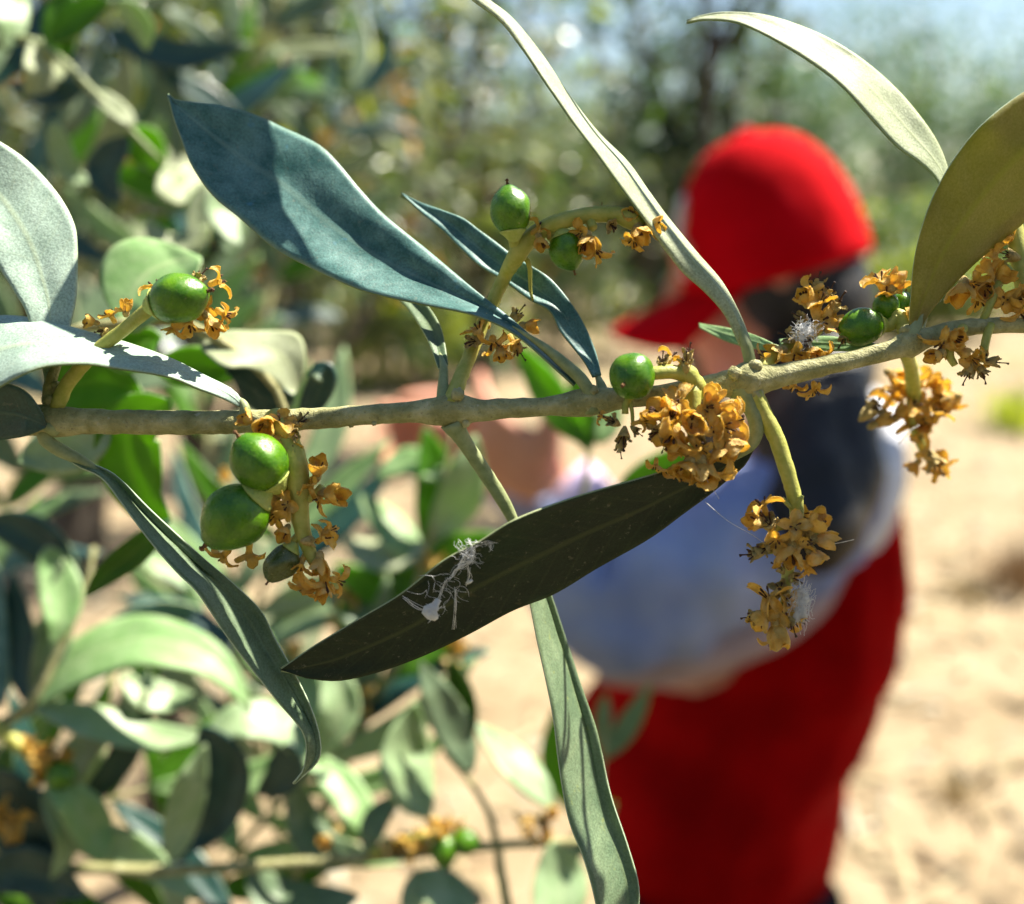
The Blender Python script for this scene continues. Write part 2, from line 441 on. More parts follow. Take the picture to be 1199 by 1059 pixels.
def flower_mesh(sd, kind):
    rg = random.Random(sd); mb = MB()
    if kind == 'open':       # tube with four reflexed petals
        lathe(mb, [(0.14, -0.75), (0.22, -0.6), (0.20, -0.2), (0.27, 0.05), (0.22, 0.0)], 10, 0, 0.3, sd)
        for k in range(4):
            petal_patch(mb, rg, k * math.pi / 2 + rg.uniform(-.3, .3), 0.2, 0.0, rg.uniform(0.85, 1.15), rg.uniform(0.55, 0.8), rg.uniform(-2.4, 0.5), rg.uniform(0.1, 0.9), rg.uniform(0.15, 0.4), rg.uniform(-.4, .4))
    elif kind == 'cup':      # petals closing over like a small lantern
        lathe(mb, [(0.14, -0.7), (0.28, -0.5), (0.30, -0.1), (0.24, -0.1)], 10, 1, 0.3, sd)
        for k in range(4):
            petal_patch(mb, rg, k * math.pi / 2 + rg.uniform(-.25, .25), 0.24, -0.2, rg.uniform(0.95, 1.2), rg.uniform(0.65, 0.85), rg.uniform(0.7, 1.5), rg.uniform(0.7, 1.1), rg.uniform(0.25, 0.45), rg.uniform(-.3, .3))
    elif kind == 'curl':     # long narrow petals rolled backward
        lathe(mb, [(0.14, -0.7), (0.24, -0.5), (0.22, 0.0), (0.16, 0.0)], 10, 0, 0.3, sd)
        for k in range(rg.choice((3, 4))):
            petal_patch(mb, rg, k * math.pi / 2 + rg.uniform(-.4, .4), 0.16, -0.05, rg.uniform(1.0, 1.4), rg.uniform(0.34, 0.5), rg.uniform(-3.2, -1.2), rg.uniform(0.2, 0.8), rg.uniform(0.3, 0.6), rg.uniform(-.6, .6))
    else:                    # empty husk with a dry style
        lathe(mb, [(0.12, -0.8), (0.26, -0.55), (0.42, -0.15), (0.46, 0.1), (0.36, 0.08), (0.2, -0.2)], 10, 1, 0.4, sd)
        for k in range(4):
            petal_patch(mb, rg, k * math.pi / 2 + rg.uniform(-.3, .3), 0.36, 0.0, rg.uniform(0.35, 0.6), rg.uniform(0.3, 0.45), rg.uniform(-1.0, 1.0), rg.uniform(0.4, 1.2), 0.3, 0.2, 1)
        tube(mb, [(0, 0, -0.2), (0.05, 0.02, 0.4), (0.12, -0.03, 0.85), (0.18, 0, 1.05)], [0.06, 0.05, 0.05, 0.11], 6, 2)
    for k in range(rg.choice((2, 3, 4))):
        a = rg.uniform(0, 6.28); x, y = 0.1 * math.cos(a), 0.1 * math.sin(a)
        tube(mb, [(x, y, -0.1), (x * 2, y * 2, 0.2), (x * 3.0, y * 3.0, 0.42), (x * 3.4, y * 3.4, 0.52)], [0.035, 0.03, 0.07, 0.04], 6, 2)
    return mb.mesh('dried_flower', [M['petal'], M['husk'], M['anther']])
FM = {k: [flower_mesh(s * 7 + hash_, k) for s in range(8)] for hash_, k in enumerate(('open', 'cup', 'curl', 'husk'))}
FRUIT = [fruit_mesh(1, 1.10), fruit_mesh(2, 1.2), fruit_mesh(3, 1.0)]
FRUIT_D = fruit_mesh(5, 1.3, True)

def put(parent, me, name, loc, axis, size, spin=0.0, sq=(1, 1, 1)):
    o = bpy.data.objects.new(name, me); link(o); o.parent = parent
    q = Vector(axis).normalized().to_track_quat('Z', 'Y') @ Quaternion((0, 0, 1), spin)
    o.rotation_mode = 'QUATERNION'; o.rotation_quaternion = q
    o.location = loc - root_loc(parent); o.scale = (size * sq[0], size * sq[1], size * sq[2])
    return o
def axis3(du, dv, dz): return RT * du - UP * dv + FW * dz
def fruit(parent, u, v, z, r, ax, me=0, label=None, sq=(1, 1, 1), proj=None, kk=None):
    o = put(parent, FRUIT[me] if isinstance(me, int) else me, 'fruit', (proj or G)(u, v, z), axis3(*ax), r * 0.95 * (kk or getattr(proj, 'k', K)), R.uniform(0, 6), sq)
    if label: o['label'] = label
    return o
def flower(parent, u, v, z, r, ax=None, kind=None, proj=None, kk=None):
    kind = kind or R.choice(('open', 'cup', 'curl', 'husk', 'open', 'cup'))
    ax = ax or (R.uniform(-1, 1), R.uniform(-1, 1), R.uniform(-1, 0.4))
    return put(parent, R.choice(FM[kind]), 'dried_flower', (proj or G)(u, v, z), axis3(*ax), r * 1.06 * (kk or getattr(proj, 'k', K)), R.uniform(0, 6), (R.uniform(.85, 1.15), R.uniform(.85, 1.15), R.uniform(.85, 1.2)))
def cluster(parent, stalk, side=(), proj=None, label=None, n=26, mat='peduncle'):
    """a flower cluster: its stalk mesh with side stalks; fruits and dried flowers hang under it as sub-parts"""
    mb = MB()
    gtube(mb, stalk, n, 10, 0, 0.12, proj=proj)
    for s in side: gtube(mb, s, 8, 7, 0, 0.12, proj=proj)
    o = mb.build('flower_cluster', [M[mat]], parent)
    if label: o['label'] = label
    return o
def fill(parent, spots, r=14, proj=None, kk=None):
    for s in spots:
        u, v, z = s[:3]; rr = s[3] if len(s) > 3 else r
        flower(parent, u, v, z, rr, s[4] if len(s) > 4 else None, s[5] if len(s) > 5 else None, proj, kk)

# ================================================================== the branch in focus
BR = thing('leafy_branch', 'sharp grey green branch with dark and silvery leaves, green fruits and dried orange flowers', 'branch', G(-120, 505, 30))
mb = MB()
stem = [(-420, 560, 160, 20), (-250, 520, 70, 19), (-90, 502, 14, 18), (20, 494, 0, 17.5), (60, 493, 0, 21), (100, 494, 0, 16.5), (200, 495, 0, 15.5), (300, 494, 2, 15), (400, 488, 3, 13.5),
        (480, 483, 3, 13.5), (530, 481, 3, 21), (570, 480, 3, 14), (640, 476, 3, 12.8), (690, 471, 2, 18), (740, 466, 2, 12.5), (800, 458, 2, 13), (850, 450, 1, 17), (876, 446, 0, 24),
        (905, 442, 0, 16), (960, 430, 0, 13), (1010, 419, 2, 12), (1050, 408, 4, 14), (1066, 402, 5, 18.5), (1090, 394, 6, 12.5), (1130, 384, 7, 11), (1199, 381, 8, 10), (1300, 386, 10, 9), (1420, 380, 16, 7), (1500, 368, 22, 4)]
gtube(mb, [(a_, b_, c_, r_ * 0.92) for a_, b_, c_, r_ in stem], 260, 18, 0, 0.13, 520.0)
# leaf scars, bud stubs and flaky lumps on the bark
for (u, v, z, r, n_) in [(58, 470, -4, 9, 1), (64, 452, -2, 6, 2), (411, 497, 0, 4, 3), (536, 462, -12, 8, 4), (860, 438, -16, 8, 5), (884, 430, -10, 9, 6), (885, 462, -8, 10, 7), (1062, 388, 2, 8, 8), (694, 458, -8, 7, 9), (438, 496, -4, 3, 1), (545, 496, -6, 5, 3)]:
    c = G(u, v, z); vs = []; rr = r * K
    for i in range(7):
        for k in range(9):
            th, ph = math.pi * i / 6, 2 * math.pi * k / 9
            d = Vector((math.sin(th) * math.cos(ph), math.sin(th) * math.sin(ph), math.cos(th)))
            vs.append(c + d * rr * (1 + 0.45 * noise.noise(d * 2.2 + Vector((n_, 0, 0)))))
    mb.add(vs, [(i * 9 + k, i * 9 + (k + 1) % 9, (i + 1) * 9 + (k + 1) % 9, (i + 1) * 9 + k) for i in range(6) for k in range(9)], 0)
gtube(mb, [(62, 480, 0, 9), (56, 462, -3, 7), (62, 440, 0, 6), (68, 424, 6, 5)], 12, 10, 0, 0.15)
mb.build('stem', [M['bark']], BR)

# big blue-green leaf, upper left
leaf(BR, [(676, 446), (650, 420), (600, 375), (550, 335), (500, 293), (450, 252), (420, 220), (395, 190), (372, 169), (330, 149), (300, 135), (265, 125), (230, 120), (206, 117), (197, 110)],
     [(672, 452), (650, 432), (620, 405), (590, 384), (550, 368), (500, 358), (440, 345), (410, 335), (360, 312), (320, 290), (280, 255), (250, 230), (225, 195), (211, 160), (203, 138), (197, 114)],
     [0, 10, 36, 76, 110, 128, 128, 116, 102, 96], [-2, -5, -6, 4, 24, 38, 44, 58, 82, 96], M['glauc'], M['grey'], crease=13, bow=4, ripple=7, thick=3.4,
     pet=[(694, 482, 0, 9), (691, 463, -6, 8), (682, 446, -6, 7.5), (662, 427, -5, 7), (635, 405, -4, 6), (600, 382, -3, 3)], nt=64, ns=17, seed=1)
# long thin leaf rising to the top edge
leaf(BR, [(880, 402), (865, 366), (845, 330), (815, 295), (782, 255), (760, 225), (735, 190), (700, 155), (665, 110), (635, 65), (600, 22), (572, 0), (545, -22), (520, -50)],
     [(866, 406), (848, 369), (825, 342), (797, 317), (770, 281), (745, 245), (720, 210), (695, 175), (668, 140), (640, 100), (613, 60), (585, 25), (552, 0), (530, -24), (518, -50)],
     [0, 20, 34, 40, 40, 30, 10, 0], [0, -14, -22, -26, -26, -18, -6, 0], M['pale'], M['grey'], crease=-8, bow=-3, ripple=6, mid=0.42, thick=3.2,
     pet=[(877, 442, 0, 9), (878, 425, -3, 7.5), (874, 405, -4, 7), (866, 385, -3, 5), (852, 364, -2, 2)], nt=60, seed=2)
# arching pale leaf, top right
leaf(BR, [(1114, 222), (1109, 196), (1098, 168), (1079, 139), (1050, 105), (1010, 70), (970, 45), (930, 28), (890, 17), (850, 14), (822, 18), (804, 24)],
     [(1104, 226), (1094, 207), (1075, 190), (1050, 172), (1020, 140), (990, 106), (960, 81), (920, 55), (885, 36), (858, 26), (825, 24), (804, 27)],
     [60, 64, 74, 80, 70, 60], [50, 40, 30, 34, 46, 58], M['pale'], M['grey'], crease=4, bow=2, ripple=4, thick=3,
     pet=[(1068, 400, 8, 8), (1084, 350, 22, 7), (1099, 290, 38, 6.5), (1109, 240, 52, 6), (1106, 212, 54, 4)], nt=56, seed=3)
# brown-backed leaf at the right edge
leaf(BR, [(1064, 384), (1066, 350), (1071, 300), (1084, 252), (1100, 215), (1122, 179), (1152, 144), (1200, 107), (1262, 76), (1330, 58), (1390, 40)],
     [(1078, 386), (1088, 368), (1106, 345), (1140, 310), (1170, 285), (1202, 258), (1252, 212), (1300, 160), (1350, 100), (1392, 44)],
     [0, -26, -46, -56, -50, -30, 0], [0, 12, 24, 30, 30, 20, 0], M['olive'], M['silver'], crease=-12, bow=0, mid=0.46, ripple=5, thick=3,
     pet=[(1067, 404, 4, 11), (1068, 392, 0, 9), (1074, 376, -2, 8), (1084, 350, -6, 4)], nt=60, ns=15, seed=4)
# two pale silvery leaves at the left edge
leaf(BR, [(62, 462), (74, 420), (83, 380), (90, 345), (91, 292), (87, 262), (68, 227), (34, 190), (0, 166), (-40, 146), (-90, 135)],
     [(54, 462), (48, 425), (31, 368), (17, 343), (0, 316), (-24, 275), (-50, 232), (-70, 180), (-90, 139)],
     [0, 30, 55, 66, 60, 30, 30], [0, 6, 16, 26, 30, 30, 30], M['silver'], M['grey'], crease=8, bow=-3, mid=0.55, ripple=4, thick=3, nt=50, ns=15, seed=5,
     pet=[(58, 486, 6, 9), (58, 465, 6, 7), (60, 440, 10, 4)])
leaf(BR, [(284, 470), (272, 456), (240, 440), (200, 420), (150, 402), (100, 388), (50, 375), (0, 370), (-70, 380), (-150, 418), (-215, 470)],
     [(280, 477), (258, 466), (232, 456), (197, 442), (136, 432), (102, 427), (68, 428), (44, 432), (17, 444), (-10, 458), (-70, 480), (-150, 490), (-215, 474)],
     [-6, 10, 20, 24, 20, 10, 0], [-8, -34, -62, -84, -84, -60, -10], M['silver'], M['grey'], crease=6, bow=-7, ripple=4, thick=3.4,
     pet=[(286, 494, 0, 8), (287, 482, -6, 7), (284, 472, -8, 6), (268, 461, -8, 4)], nt=54, ns=15, seed=6)
# dark leaf stub behind the stem at the left edge
leaf(BR, [(54, 497), (48, 480), (30, 458), (4, 449), (-40, 448), (-110, 470), (-170, 520)],
     [(54, 501), (44, 506), (26, 512), (0, 516), (-40, 524), (-110, 534), (-170, 524)],
     [-26, -56, -86, -80, -40], [-26, -30, -24, -20, -40], M['teal'], M['grey'], crease=4, ripple=3, seed=7, pet=[(62, 500, -8, 9), (54, 500, -20, 7), (40, 494, -30, 3)])
# lower-left leaf hanging from the first node
leaf(BR, [(78, 527), (100, 540), (125, 550), (143, 563), (174, 595), (211, 629), (240, 655), (275, 685), (306, 716), (322, 748), (343, 785), (364, 828), (375, 866), (372, 892), (345, 917)],
     [(74, 534), (92, 547), (119, 560), (143, 590), (174, 632), (206, 669), (232, 695), (264, 743), (296, 785), (327, 824), (356, 861), (356, 898), (343, 918)],
     [4, 10, 18, 22, 24, 26, 18, 10], [4, 0, -8, -16, -22, -20, -6, 10], M['grey'], M['silver'], crease=13, bow=0, mid=0.36, ripple=4, thick=3,
     pet=[(56, 503, 0, 10), (54, 515, -4, 8.5), (72, 528, 2, 8), (100, 542, 4, 7), (130, 562, 4, 3)], nt=60, ns=15, seed=8)
# dark leaf across the lower middle
leaf(BR, [(880, 515), (862, 524), (840, 533), (800, 545), (750, 560), (700, 574), (650, 590), (600, 610), (560, 635), (520, 656), (470, 695), (420, 725), (370, 755), (345, 772), (329, 783)],
     [(886, 520), (872, 545), (852, 562), (830, 580), (800, 602), (760, 631), (700, 665), (650, 695), (600, 715), (550, 742), (500, 766), (450, 785), (400, 797), (362, 795), (342, 789), (329, 786)],
     [-6, -40, -62, -72, -70, -60, -40, -10, 0], [0, 14, 24, 30, 34, 34, 28, 14, 0], M['dark'], M['pale'], crease=9, bow=4, ripple=5, thick=3.6,
     pet=[(868, 456, 0, 13), (878, 474, -6, 11), (886, 496, -10, 9.5), (881, 520, -14, 8.5), (862, 538, -18, 5)], nt=64, ns=17, seed=9)
# long leaf dropping to the bottom edge
leaf(BR, [(611, 606), (628, 655), (643, 690), (660, 740), (680, 800), (700, 860), (715, 930), (735, 990), (747, 1032), (748, 1064), (740, 1120), (722, 1180)],
     [(594, 612), (610, 665), (620, 705), (629, 750), (640, 800), (648, 842), (655, 900), (666, 960), (685, 1010), (698, 1060), (708, 1120), (718, 1180)],
     [64, 84, 88, 82, 74, 66, 46, 20], [58, 54, 46, 36, 26, 12, 2, 16], M['grey'], M['silver'], crease=15, bow=0, mid=0.26, ripple=4, thick=3.2,
     pet=[(530, 494, 4, 12), (540, 512, 10, 10), (562, 545, 30, 9), (585, 580, 48, 8.5), (602, 612, 60, 8), (618, 650, 66, 4)], nt=64, ns=15, seed=10)
# slim leaf behind the big one, ending at the third node
leaf(BR, [(704, 440), (697, 410), (683, 378), (665, 350), (644, 326), (623, 312), (602, 300), (581, 284), (562, 270), (543, 256), (520, 247), (494, 238), (470, 226)],
     [(694, 442), (684, 424), (669, 405), (655, 387), (644, 365), (620, 351), (602, 338), (585, 326), (562, 312), (539, 291), (520, 272), (496, 252), (471, 229)],
     [14, 60, 84, 100, 110], [10, 20, 40, 70, 106], M['glauc'], M['grey'], crease=10, bow=0, mid=0.55, ripple=4, thick=3,
     pet=[(706, 468, 4, 9), (703, 450, 8, 7), (696, 432, 14, 5)], nt=54, seed=11)
# short leaf turned away, from the second node
leaf(BR, [(525, 428), (517, 386), (500, 357), (478, 335), (450, 312), (420, 296)], [(513, 432), (500, 397), (476, 360), (452, 340), (430, 320), (418, 299)],
     [30, 90, 160, 210, 220], [26, 70, 130, 190, 216], M['grey'], M['silver'], crease=10, ripple=3, pet=[(520, 476, 4, 8), (519, 450, 12, 6.5), (519, 428, 28, 6), (511, 405, 60, 3)], seed=12)
# far leaf pointing away behind the fourth node
leaf(BR, [(905, 402), (880, 391), (850, 384), (818, 379)], [(905, 412), (880, 408), (850, 400), (819, 384)], [60, 110, 150], [55, 90, 140], M['mint'], M['grey'], ripple=2,
     pet=[(884, 440, 10, 7), (900, 420, 40, 6), (910, 408, 60, 5), (890, 402, 76, 3)], seed=13)
leaf(BR, [(1030, 404), (1000, 398), (960, 394), (912, 398)], [(1030, 410), (1000, 412), (960, 410), (914, 404)], [40, 70, 100], [34, 60, 90], M['mint'], M['grey'], ripple=2,
     pet=[(1060, 408, 10, 5), (1040, 408, 30, 4), (1020, 406, 44, 3)], seed=14)
# unseen twig added over the top of the frame; its leaf is shaped to shade the big leaf
mb = MB()
gtube(mb, [(1420, 380, 16, 8), (1440, 150, 40, 8), (1330, -120, 40, 7), (1050, -260, 30, 6), (800, -210, 50, 5), (640, -90, 60, 4), (600, -60, 60, 3)], 60, 10, 0, 0.15)
mb.build('shade_twig', [M['bark']], BR)
leaf(BR, [(604, -62), (520, -64), (430, -66), (360, -66), (306, -62), (294, -58)], [(604, -58), (520, -58), (430, -57), (360, -55), (306, -56), (294, -55)], [60, 90, 120, 178, 185, 165], [56, 76, 86, 30, 18, 40], M['grey'], M['silver'], ripple=5, seed=22)
# --- clusters
# left cluster: one fruit on an upright stalk
c = cluster(BR, [(66, 478, -4, 9), (80, 448, -8, 8.5), (110, 414, -14, 8), (150, 382, -20, 7.5), (182, 356, -24, 8), (200, 345, -20, 5)], label='yellow stalk with one fruit among brown husks')
fruit(c, 209, 350, -38, 30, (1, -0.22, -0.15), 1)
fill(c, [(183, 336, -18, 14, (-0.6, -1, 0), 'curl'), (232, 326, -12, 15, (0.6, -1, 0.2), 'husk'), (255, 330, -6, 15, (1, -0.5, 0.3), 'curl'), (222, 380, -14, 17, (0.1, 1, -.3), 'open'), (246, 376, -10, 18, (0.7, 0.9, -0.2), 'cup'),
         (204, 384, -16, 14, (-0.6, 1, 0), 'open'), (262, 368, -4, 15, (1, 0.6, 0), 'curl'), (130, 370, 4, 14, (-0.5, -1, -0.3), 'open'), (108, 377, 2, 13, (-1, -0.2, -.6), 'cup'), (148, 362, 2, 11, (0.2, -1, -0.2), 'cup'), (120, 388, -2, 10, (-0.6, .4, -0.8), 'husk'), (236, 360, 0, 16, (0.5, 0.2, -1), 'open')], 14)
# hanging cluster below the stem, left
c = cluster(BR, [(318, 484, -16, 10), (330, 505, -22, 13), (345, 540, -26, 14), (350, 575, -26, 12), (352, 612, -24, 10), (362, 645, -22, 8), (372, 668, -22, 5)],
            [[(345, 560, -24, 7), (325, 578, -26, 8), (310, 590, -28, 7)], [(350, 590, -24, 6), (368, 580, -26, 5), (378, 570, -28, 5)], [(352, 625, -24, 5), (338, 640, -24, 5), (330, 650, -24, 4)]],
            label='drooping cluster with two plump fruits and one shrivelled fruit')
fruit(c, 303, 541, -50, 33, (-0.5, -0.75, -0.35), 0)
fruit(c, 275, 606, -44, 37, (-0.72, 0.68, 0.0), 1)
fruit(c, 329, 660, -30, 19, (-0.55, 0.8, -0.1), FRUIT_D, 'small dark shrivelled fruit')
fill(c, [(292, 492, -30, 17, (-0.8, -.3, -.9), 'cup'), (310, 498, -34, 19, (0.2, .5, -1), 'cup'), (330, 494, -30, 16, (0.4, -0.8, -0.6), 'open'), (350, 494, -26, 14, (0.9, -0.6, -0.5), 'husk'), (345, 508, -34, 13, (0.2, 0.2, -1), 'husk'), (338, 520, -32, 13, None, 'open'),
         (372, 552, -30, 19, (0.2, -1, -0.7), 'cup'), (386, 578, -32, 20, (1, 0.1, -0.5), 'cup'), (372, 586, -30, 17, (-.2, 0.5, -1), 'curl'), (362, 570, -28, 15, None, 'open'), (326, 566, -32, 17, (-.4, -.1, -1), 'open'), (318, 584, -34, 16, None, 'cup'), (322, 604, -30, 15, (-0.4, 0.6, -1), 'open'),
         (336, 592, -34, 14, (0, 0, -1), 'open'), (334, 622, -32, 15, (-0.3, 0.8, -.9), 'cup'), (378, 630, -28, 16, (0.9, -0.6, -.6), 'open'), (362, 634, -30, 13, None, 'husk'), (386, 622, -26, 13, (1, -.4, 0), 'curl'), (374, 658, -28, 18, (0, 1, -0.5), 'cup'), (352, 660, -26, 15, (-0.5, 1, -.5), 'open'),
         (380, 682, -26, 22, (0.1, 1, -0.3), 'curl'), (360, 688, -24, 18, (-0.8, 0.9, 0), 'curl'), (396, 680, -22, 16, (1, 0.2, -0.2), 'curl'), (262, 650, -10, 15, (-.7, .7, 0), 'curl'), (292, 648, -8, 15, (0, 1, 0), 'open'), (378, 690, -26, 15, (.2, .9, -.9), 'cup')], 15)
# upright arching cluster, middle
c = cluster(BR, [(528, 476, -4, 12), (536, 450, 12, 9.5), (552, 412, 38, 8.5), (574, 360, 54, 8.5), (592, 322, 52, 9), (606, 298, 10, 11), (622, 278, 8, 11), (650, 262, -6, 10), (690, 252, -6, 9.5), (722, 252, -4, 10), (738, 258, -4, 11), (752, 266, -4, 8)],
            [[(608, 300, 26, 9), (604, 284, 4, 9), (600, 274, 4, 8)], [(640, 268, -2, 8), (655, 282, 4, 9)], [(614, 300, 28, 3.5), (620, 312, 28, 3), (621, 340, 44, 2.2), (624, 352, 44, 1.5)], [(690, 256, -6, 6), (694, 268, -12, 6)]], n=60,
            label='arching yellow stalk with two fruits and papery flowers')
fruit(c, 598, 247, -18, 25, (-0.12, -1, -0.1), 1)
fruit(c, 664, 294, -2, 22, (0.35, 1, 0.1), 0)
fill(c, [(632, 282, -12, 15, (0.2, 0.9, -0.6), 'cup'), (630, 268, -8, 12, (1, -0.7, -.3), 'curl'), (688, 282, -18, 20, (0.1, 1, -0.5), 'cup'), (680, 272, -14, 14, (-.6, .5, -.8), 'open'), (698, 294, -16, 16, (0.5, 1, -.6), 'curl'), (716, 264, -14, 13, (0.3, .7, -1), 'husk'), (736, 254, -8, 13, (0, -.3, -1), 'cup'),
         (748, 272, -12, 20, (0.2, 1, -0.6), 'cup'), (764, 266, -8, 18, (1, 0.2, -0.4), 'cup'), (742, 282, -14, 15, (-.3, 1, -.4), 'open'), (704, 246, -4, 8, (0, -1, 0), 'husk'),
         (560, 386, 26, 16, (-0.5, -1, -0.5), 'open'), (555, 400, 22, 15, (-0.9, 0.2, -0.9), 'husk'), (578, 402, 24, 17, (0.2, 1, -0.6), 'curl'), (586, 412, 28, 15, (0.3, 1, -.4), 'cup'), (600, 400, 38, 14, (.4, .8, 0), 'open'), (606, 408, 46, 14, (.5, 1, 0), 'husk'), (604, 370, 54, 14, (0.6, -0.8, 0), 'husk'), (572, 376, 50, 12, (0, -1, .2), 'curl'), (618, 382, 54, 13, (1, .2, 0), 'cup')], 15)
# dense orange cluster in the centre
c = cluster(BR, [(822, 462, -14, 10), (812, 448, -24, 11), (802, 434, -30, 10), (796, 428, -32, 7)],
            [[(806, 442, -28, 8), (790, 436, -34, 8.5), (770, 437, -38, 8), (760, 440, -40, 7)], [(812, 452, -24, 10), (812, 480, -30, 9), (812, 505, -32, 8), (818, 535, -32, 6)],
             [(752, 456, -30, 4), (734, 470, -32, 4), (732, 485, -32, 4)], [(735, 462, -28, 3), (740, 480, -32, 2.5), (741, 500, -32, 2)], [(812, 490, -30, 6), (780, 498, -34, 6), (770, 506, -34, 5)], [(814, 485, -30, 6), (840, 490, -30, 6), (855, 492, -30, 4)]],
            label='dense orange cluster with one round fruit')
fruit(c, 740, 441, -42, 28, (-0.42, 0.38, -0.85), 2)
fill(c, [(803, 428, -36, 15, (0, -1, -0.25), 'husk'), (806, 415, -34, 12, (0.1, -1, 0), 'husk'), (776, 424, -30, 14, (-0.2, -0.9, -.6), 'husk'), (786, 418, -28, 12, (0.6, -0.9, 0), 'curl'),
         (775, 484, -50, 24, (-0.7, -0.7, -0.7), 'cup'), (794, 470, -46, 18, (-0.4, -0.7, -.9), 'open'), (786, 490, -54, 17, (-.2, -.2, -1), 'cup'), (812, 494, -52, 22, (0, 0.1, -1), 'cup'), (832, 466, -44, 22, (0.5, -1, -0.4), 'cup'), (826, 478, -48, 16, None, 'open'), (846, 480, -44, 19, (1, -.3, -.5), 'cup'), (862, 494, -40, 20, (1, -0.2, -0.3), 'curl'), (848, 500, -46, 18, (.7, .2, -.9), 'open'),
         (856, 520, -44, 25, (0.7, 0.9, -0.5), 'cup'), (842, 528, -42, 18, (.3, 1, -.6), 'cup'), (838, 508, -48, 14, (0, 0, -1), 'open'), (822, 548, -46, 23, (0.2, 1, -0.3), 'cup'), (806, 546, -46, 21, (-0.4, 1, -0.4), 'cup'), (836, 556, -42, 19, (.6, 1, -.2), 'curl'), (788, 512, -50, 21, (-0.4, 1, -0.6), 'curl'), (770, 506, -48, 18, (-0.9, 0.4, -.8), 'husk'), (778, 522, -46, 16, (-.4, 1, -.5), 'curl'), (800, 520, -44, 17, None, 'open'), (818, 516, -50, 15, (0, .4, -1), 'husk'), (820, 526, -48, 14, (.3, .6, -1), 'open'),
         (718, 494, -36, 14, (-0.9, -0.4, -0.6), 'husk'), (730, 512, -38, 14, (-0.2, 1, -0.5), 'husk'), (750, 494, -38, 13, (1, -0.3, -0.6), 'open'), (744, 504, -36, 10, (.5, .5, -.8), 'husk'), (726, 524, -34, 12, (0, 1, 0), 'husk'), (705, 488, -34, 9, (-1, -.4, 0), 'curl'), (796, 556, -40, 12, (-.3, 1, 0), 'curl'), (768, 545, -38, 12, (-.1, 1, -.2), 'curl')], 16)
# cluster hanging on a long yellow stalk
c = cluster(BR, [(884, 462, -6, 11), (894, 484, -10, 10), (908, 512, -14, 9.5), (920, 546, -16, 9.5), (929, 578, -16, 9), (933, 598, -16, 8), (930, 630, -16, 7), (924, 660, -16, 7), (920, 690, -14, 6), (918, 715, -14, 4)],
            [[(930, 612, -16, 5), (910, 618, -18, 5), (900, 622, -20, 4)], [(928, 640, -16, 5), (906, 644, -16, 5), (890, 646, -16, 4)], [(932, 606, -16, 4), (934, 590, -22, 4), (939, 580, -24, 3)], [(931, 615, -18, 5), (950, 622, -20, 5), (958, 630, -20, 4)], [(928, 596, -18, 3), (920, 588, -18, 3), (916, 583, -18, 2)]], n=50,
            label='cluster dangling from a long yellow green stalk')
fill(c, [(900, 612, -24, 18, (-0.5, -.8, -0.5), 'husk'), (888, 612, -24, 19, (-1, 0.05, -0.3), 'cup'), (893, 592, -22, 19, (-0.4, -1, 0), 'curl'), (952, 616, -26, 24, (0.5, -0.8, -.6), 'cup'), (930, 616, -30, 17, (-.1, -.2, -1), 'open'), (960, 632, -24, 19, (1, 0.2, -0.3), 'cup'), (942, 630, -30, 15, (0.2, .6, -1), 'husk'), (924, 646, -28, 22, (-0.3, 1, -0.5), 'cup'),
         (952, 650, -24, 20, (0.5, 1, -0.3), 'cup'), (946, 664, -20, 16, (0.8, 0.7, 0), 'curl'), (895, 642, -20, 17, (-0.9, 0.4, -.3), 'husk'), (884, 648, -18, 15, (-1, .2, 0), 'husk'), (908, 634, -26, 16, (-.4, .4, -1), 'open'), (936, 640, -26, 14, None, 'open'), (910, 636, -10, 16, None, 'husk'), (940, 604, -10, 14, None, 'open'),
         (914, 690, -20, 17, (-.3, -.3, -1), 'husk'), (900, 700, -20, 20, (-0.4, -0.7, -0.5), 'curl'), (892, 722, -20, 22, (-0.7, 0.9, -0.2), 'cup'), (910, 736, -20, 22, (0, 1, -0.2), 'cup'), (914, 716, -24, 16, (0, 0.2, -1), 'open'), (926, 728, -18, 17, (0.4, 1, -.2), 'husk'), (884, 722, -18, 14, (-1, .1, 0), 'husk'), (922, 704, -20, 14, (.3, -.2, -1), 'open'), (916, 668, -16, 12, (-.7, -.6, 0), 'husk'), (928, 676, -18, 14, None, 'husk'), (936, 724, -16, 14, (1, .4, 0), 'curl'), (904, 750, -16, 14, (.1, 1, 0), 'curl')], 16)
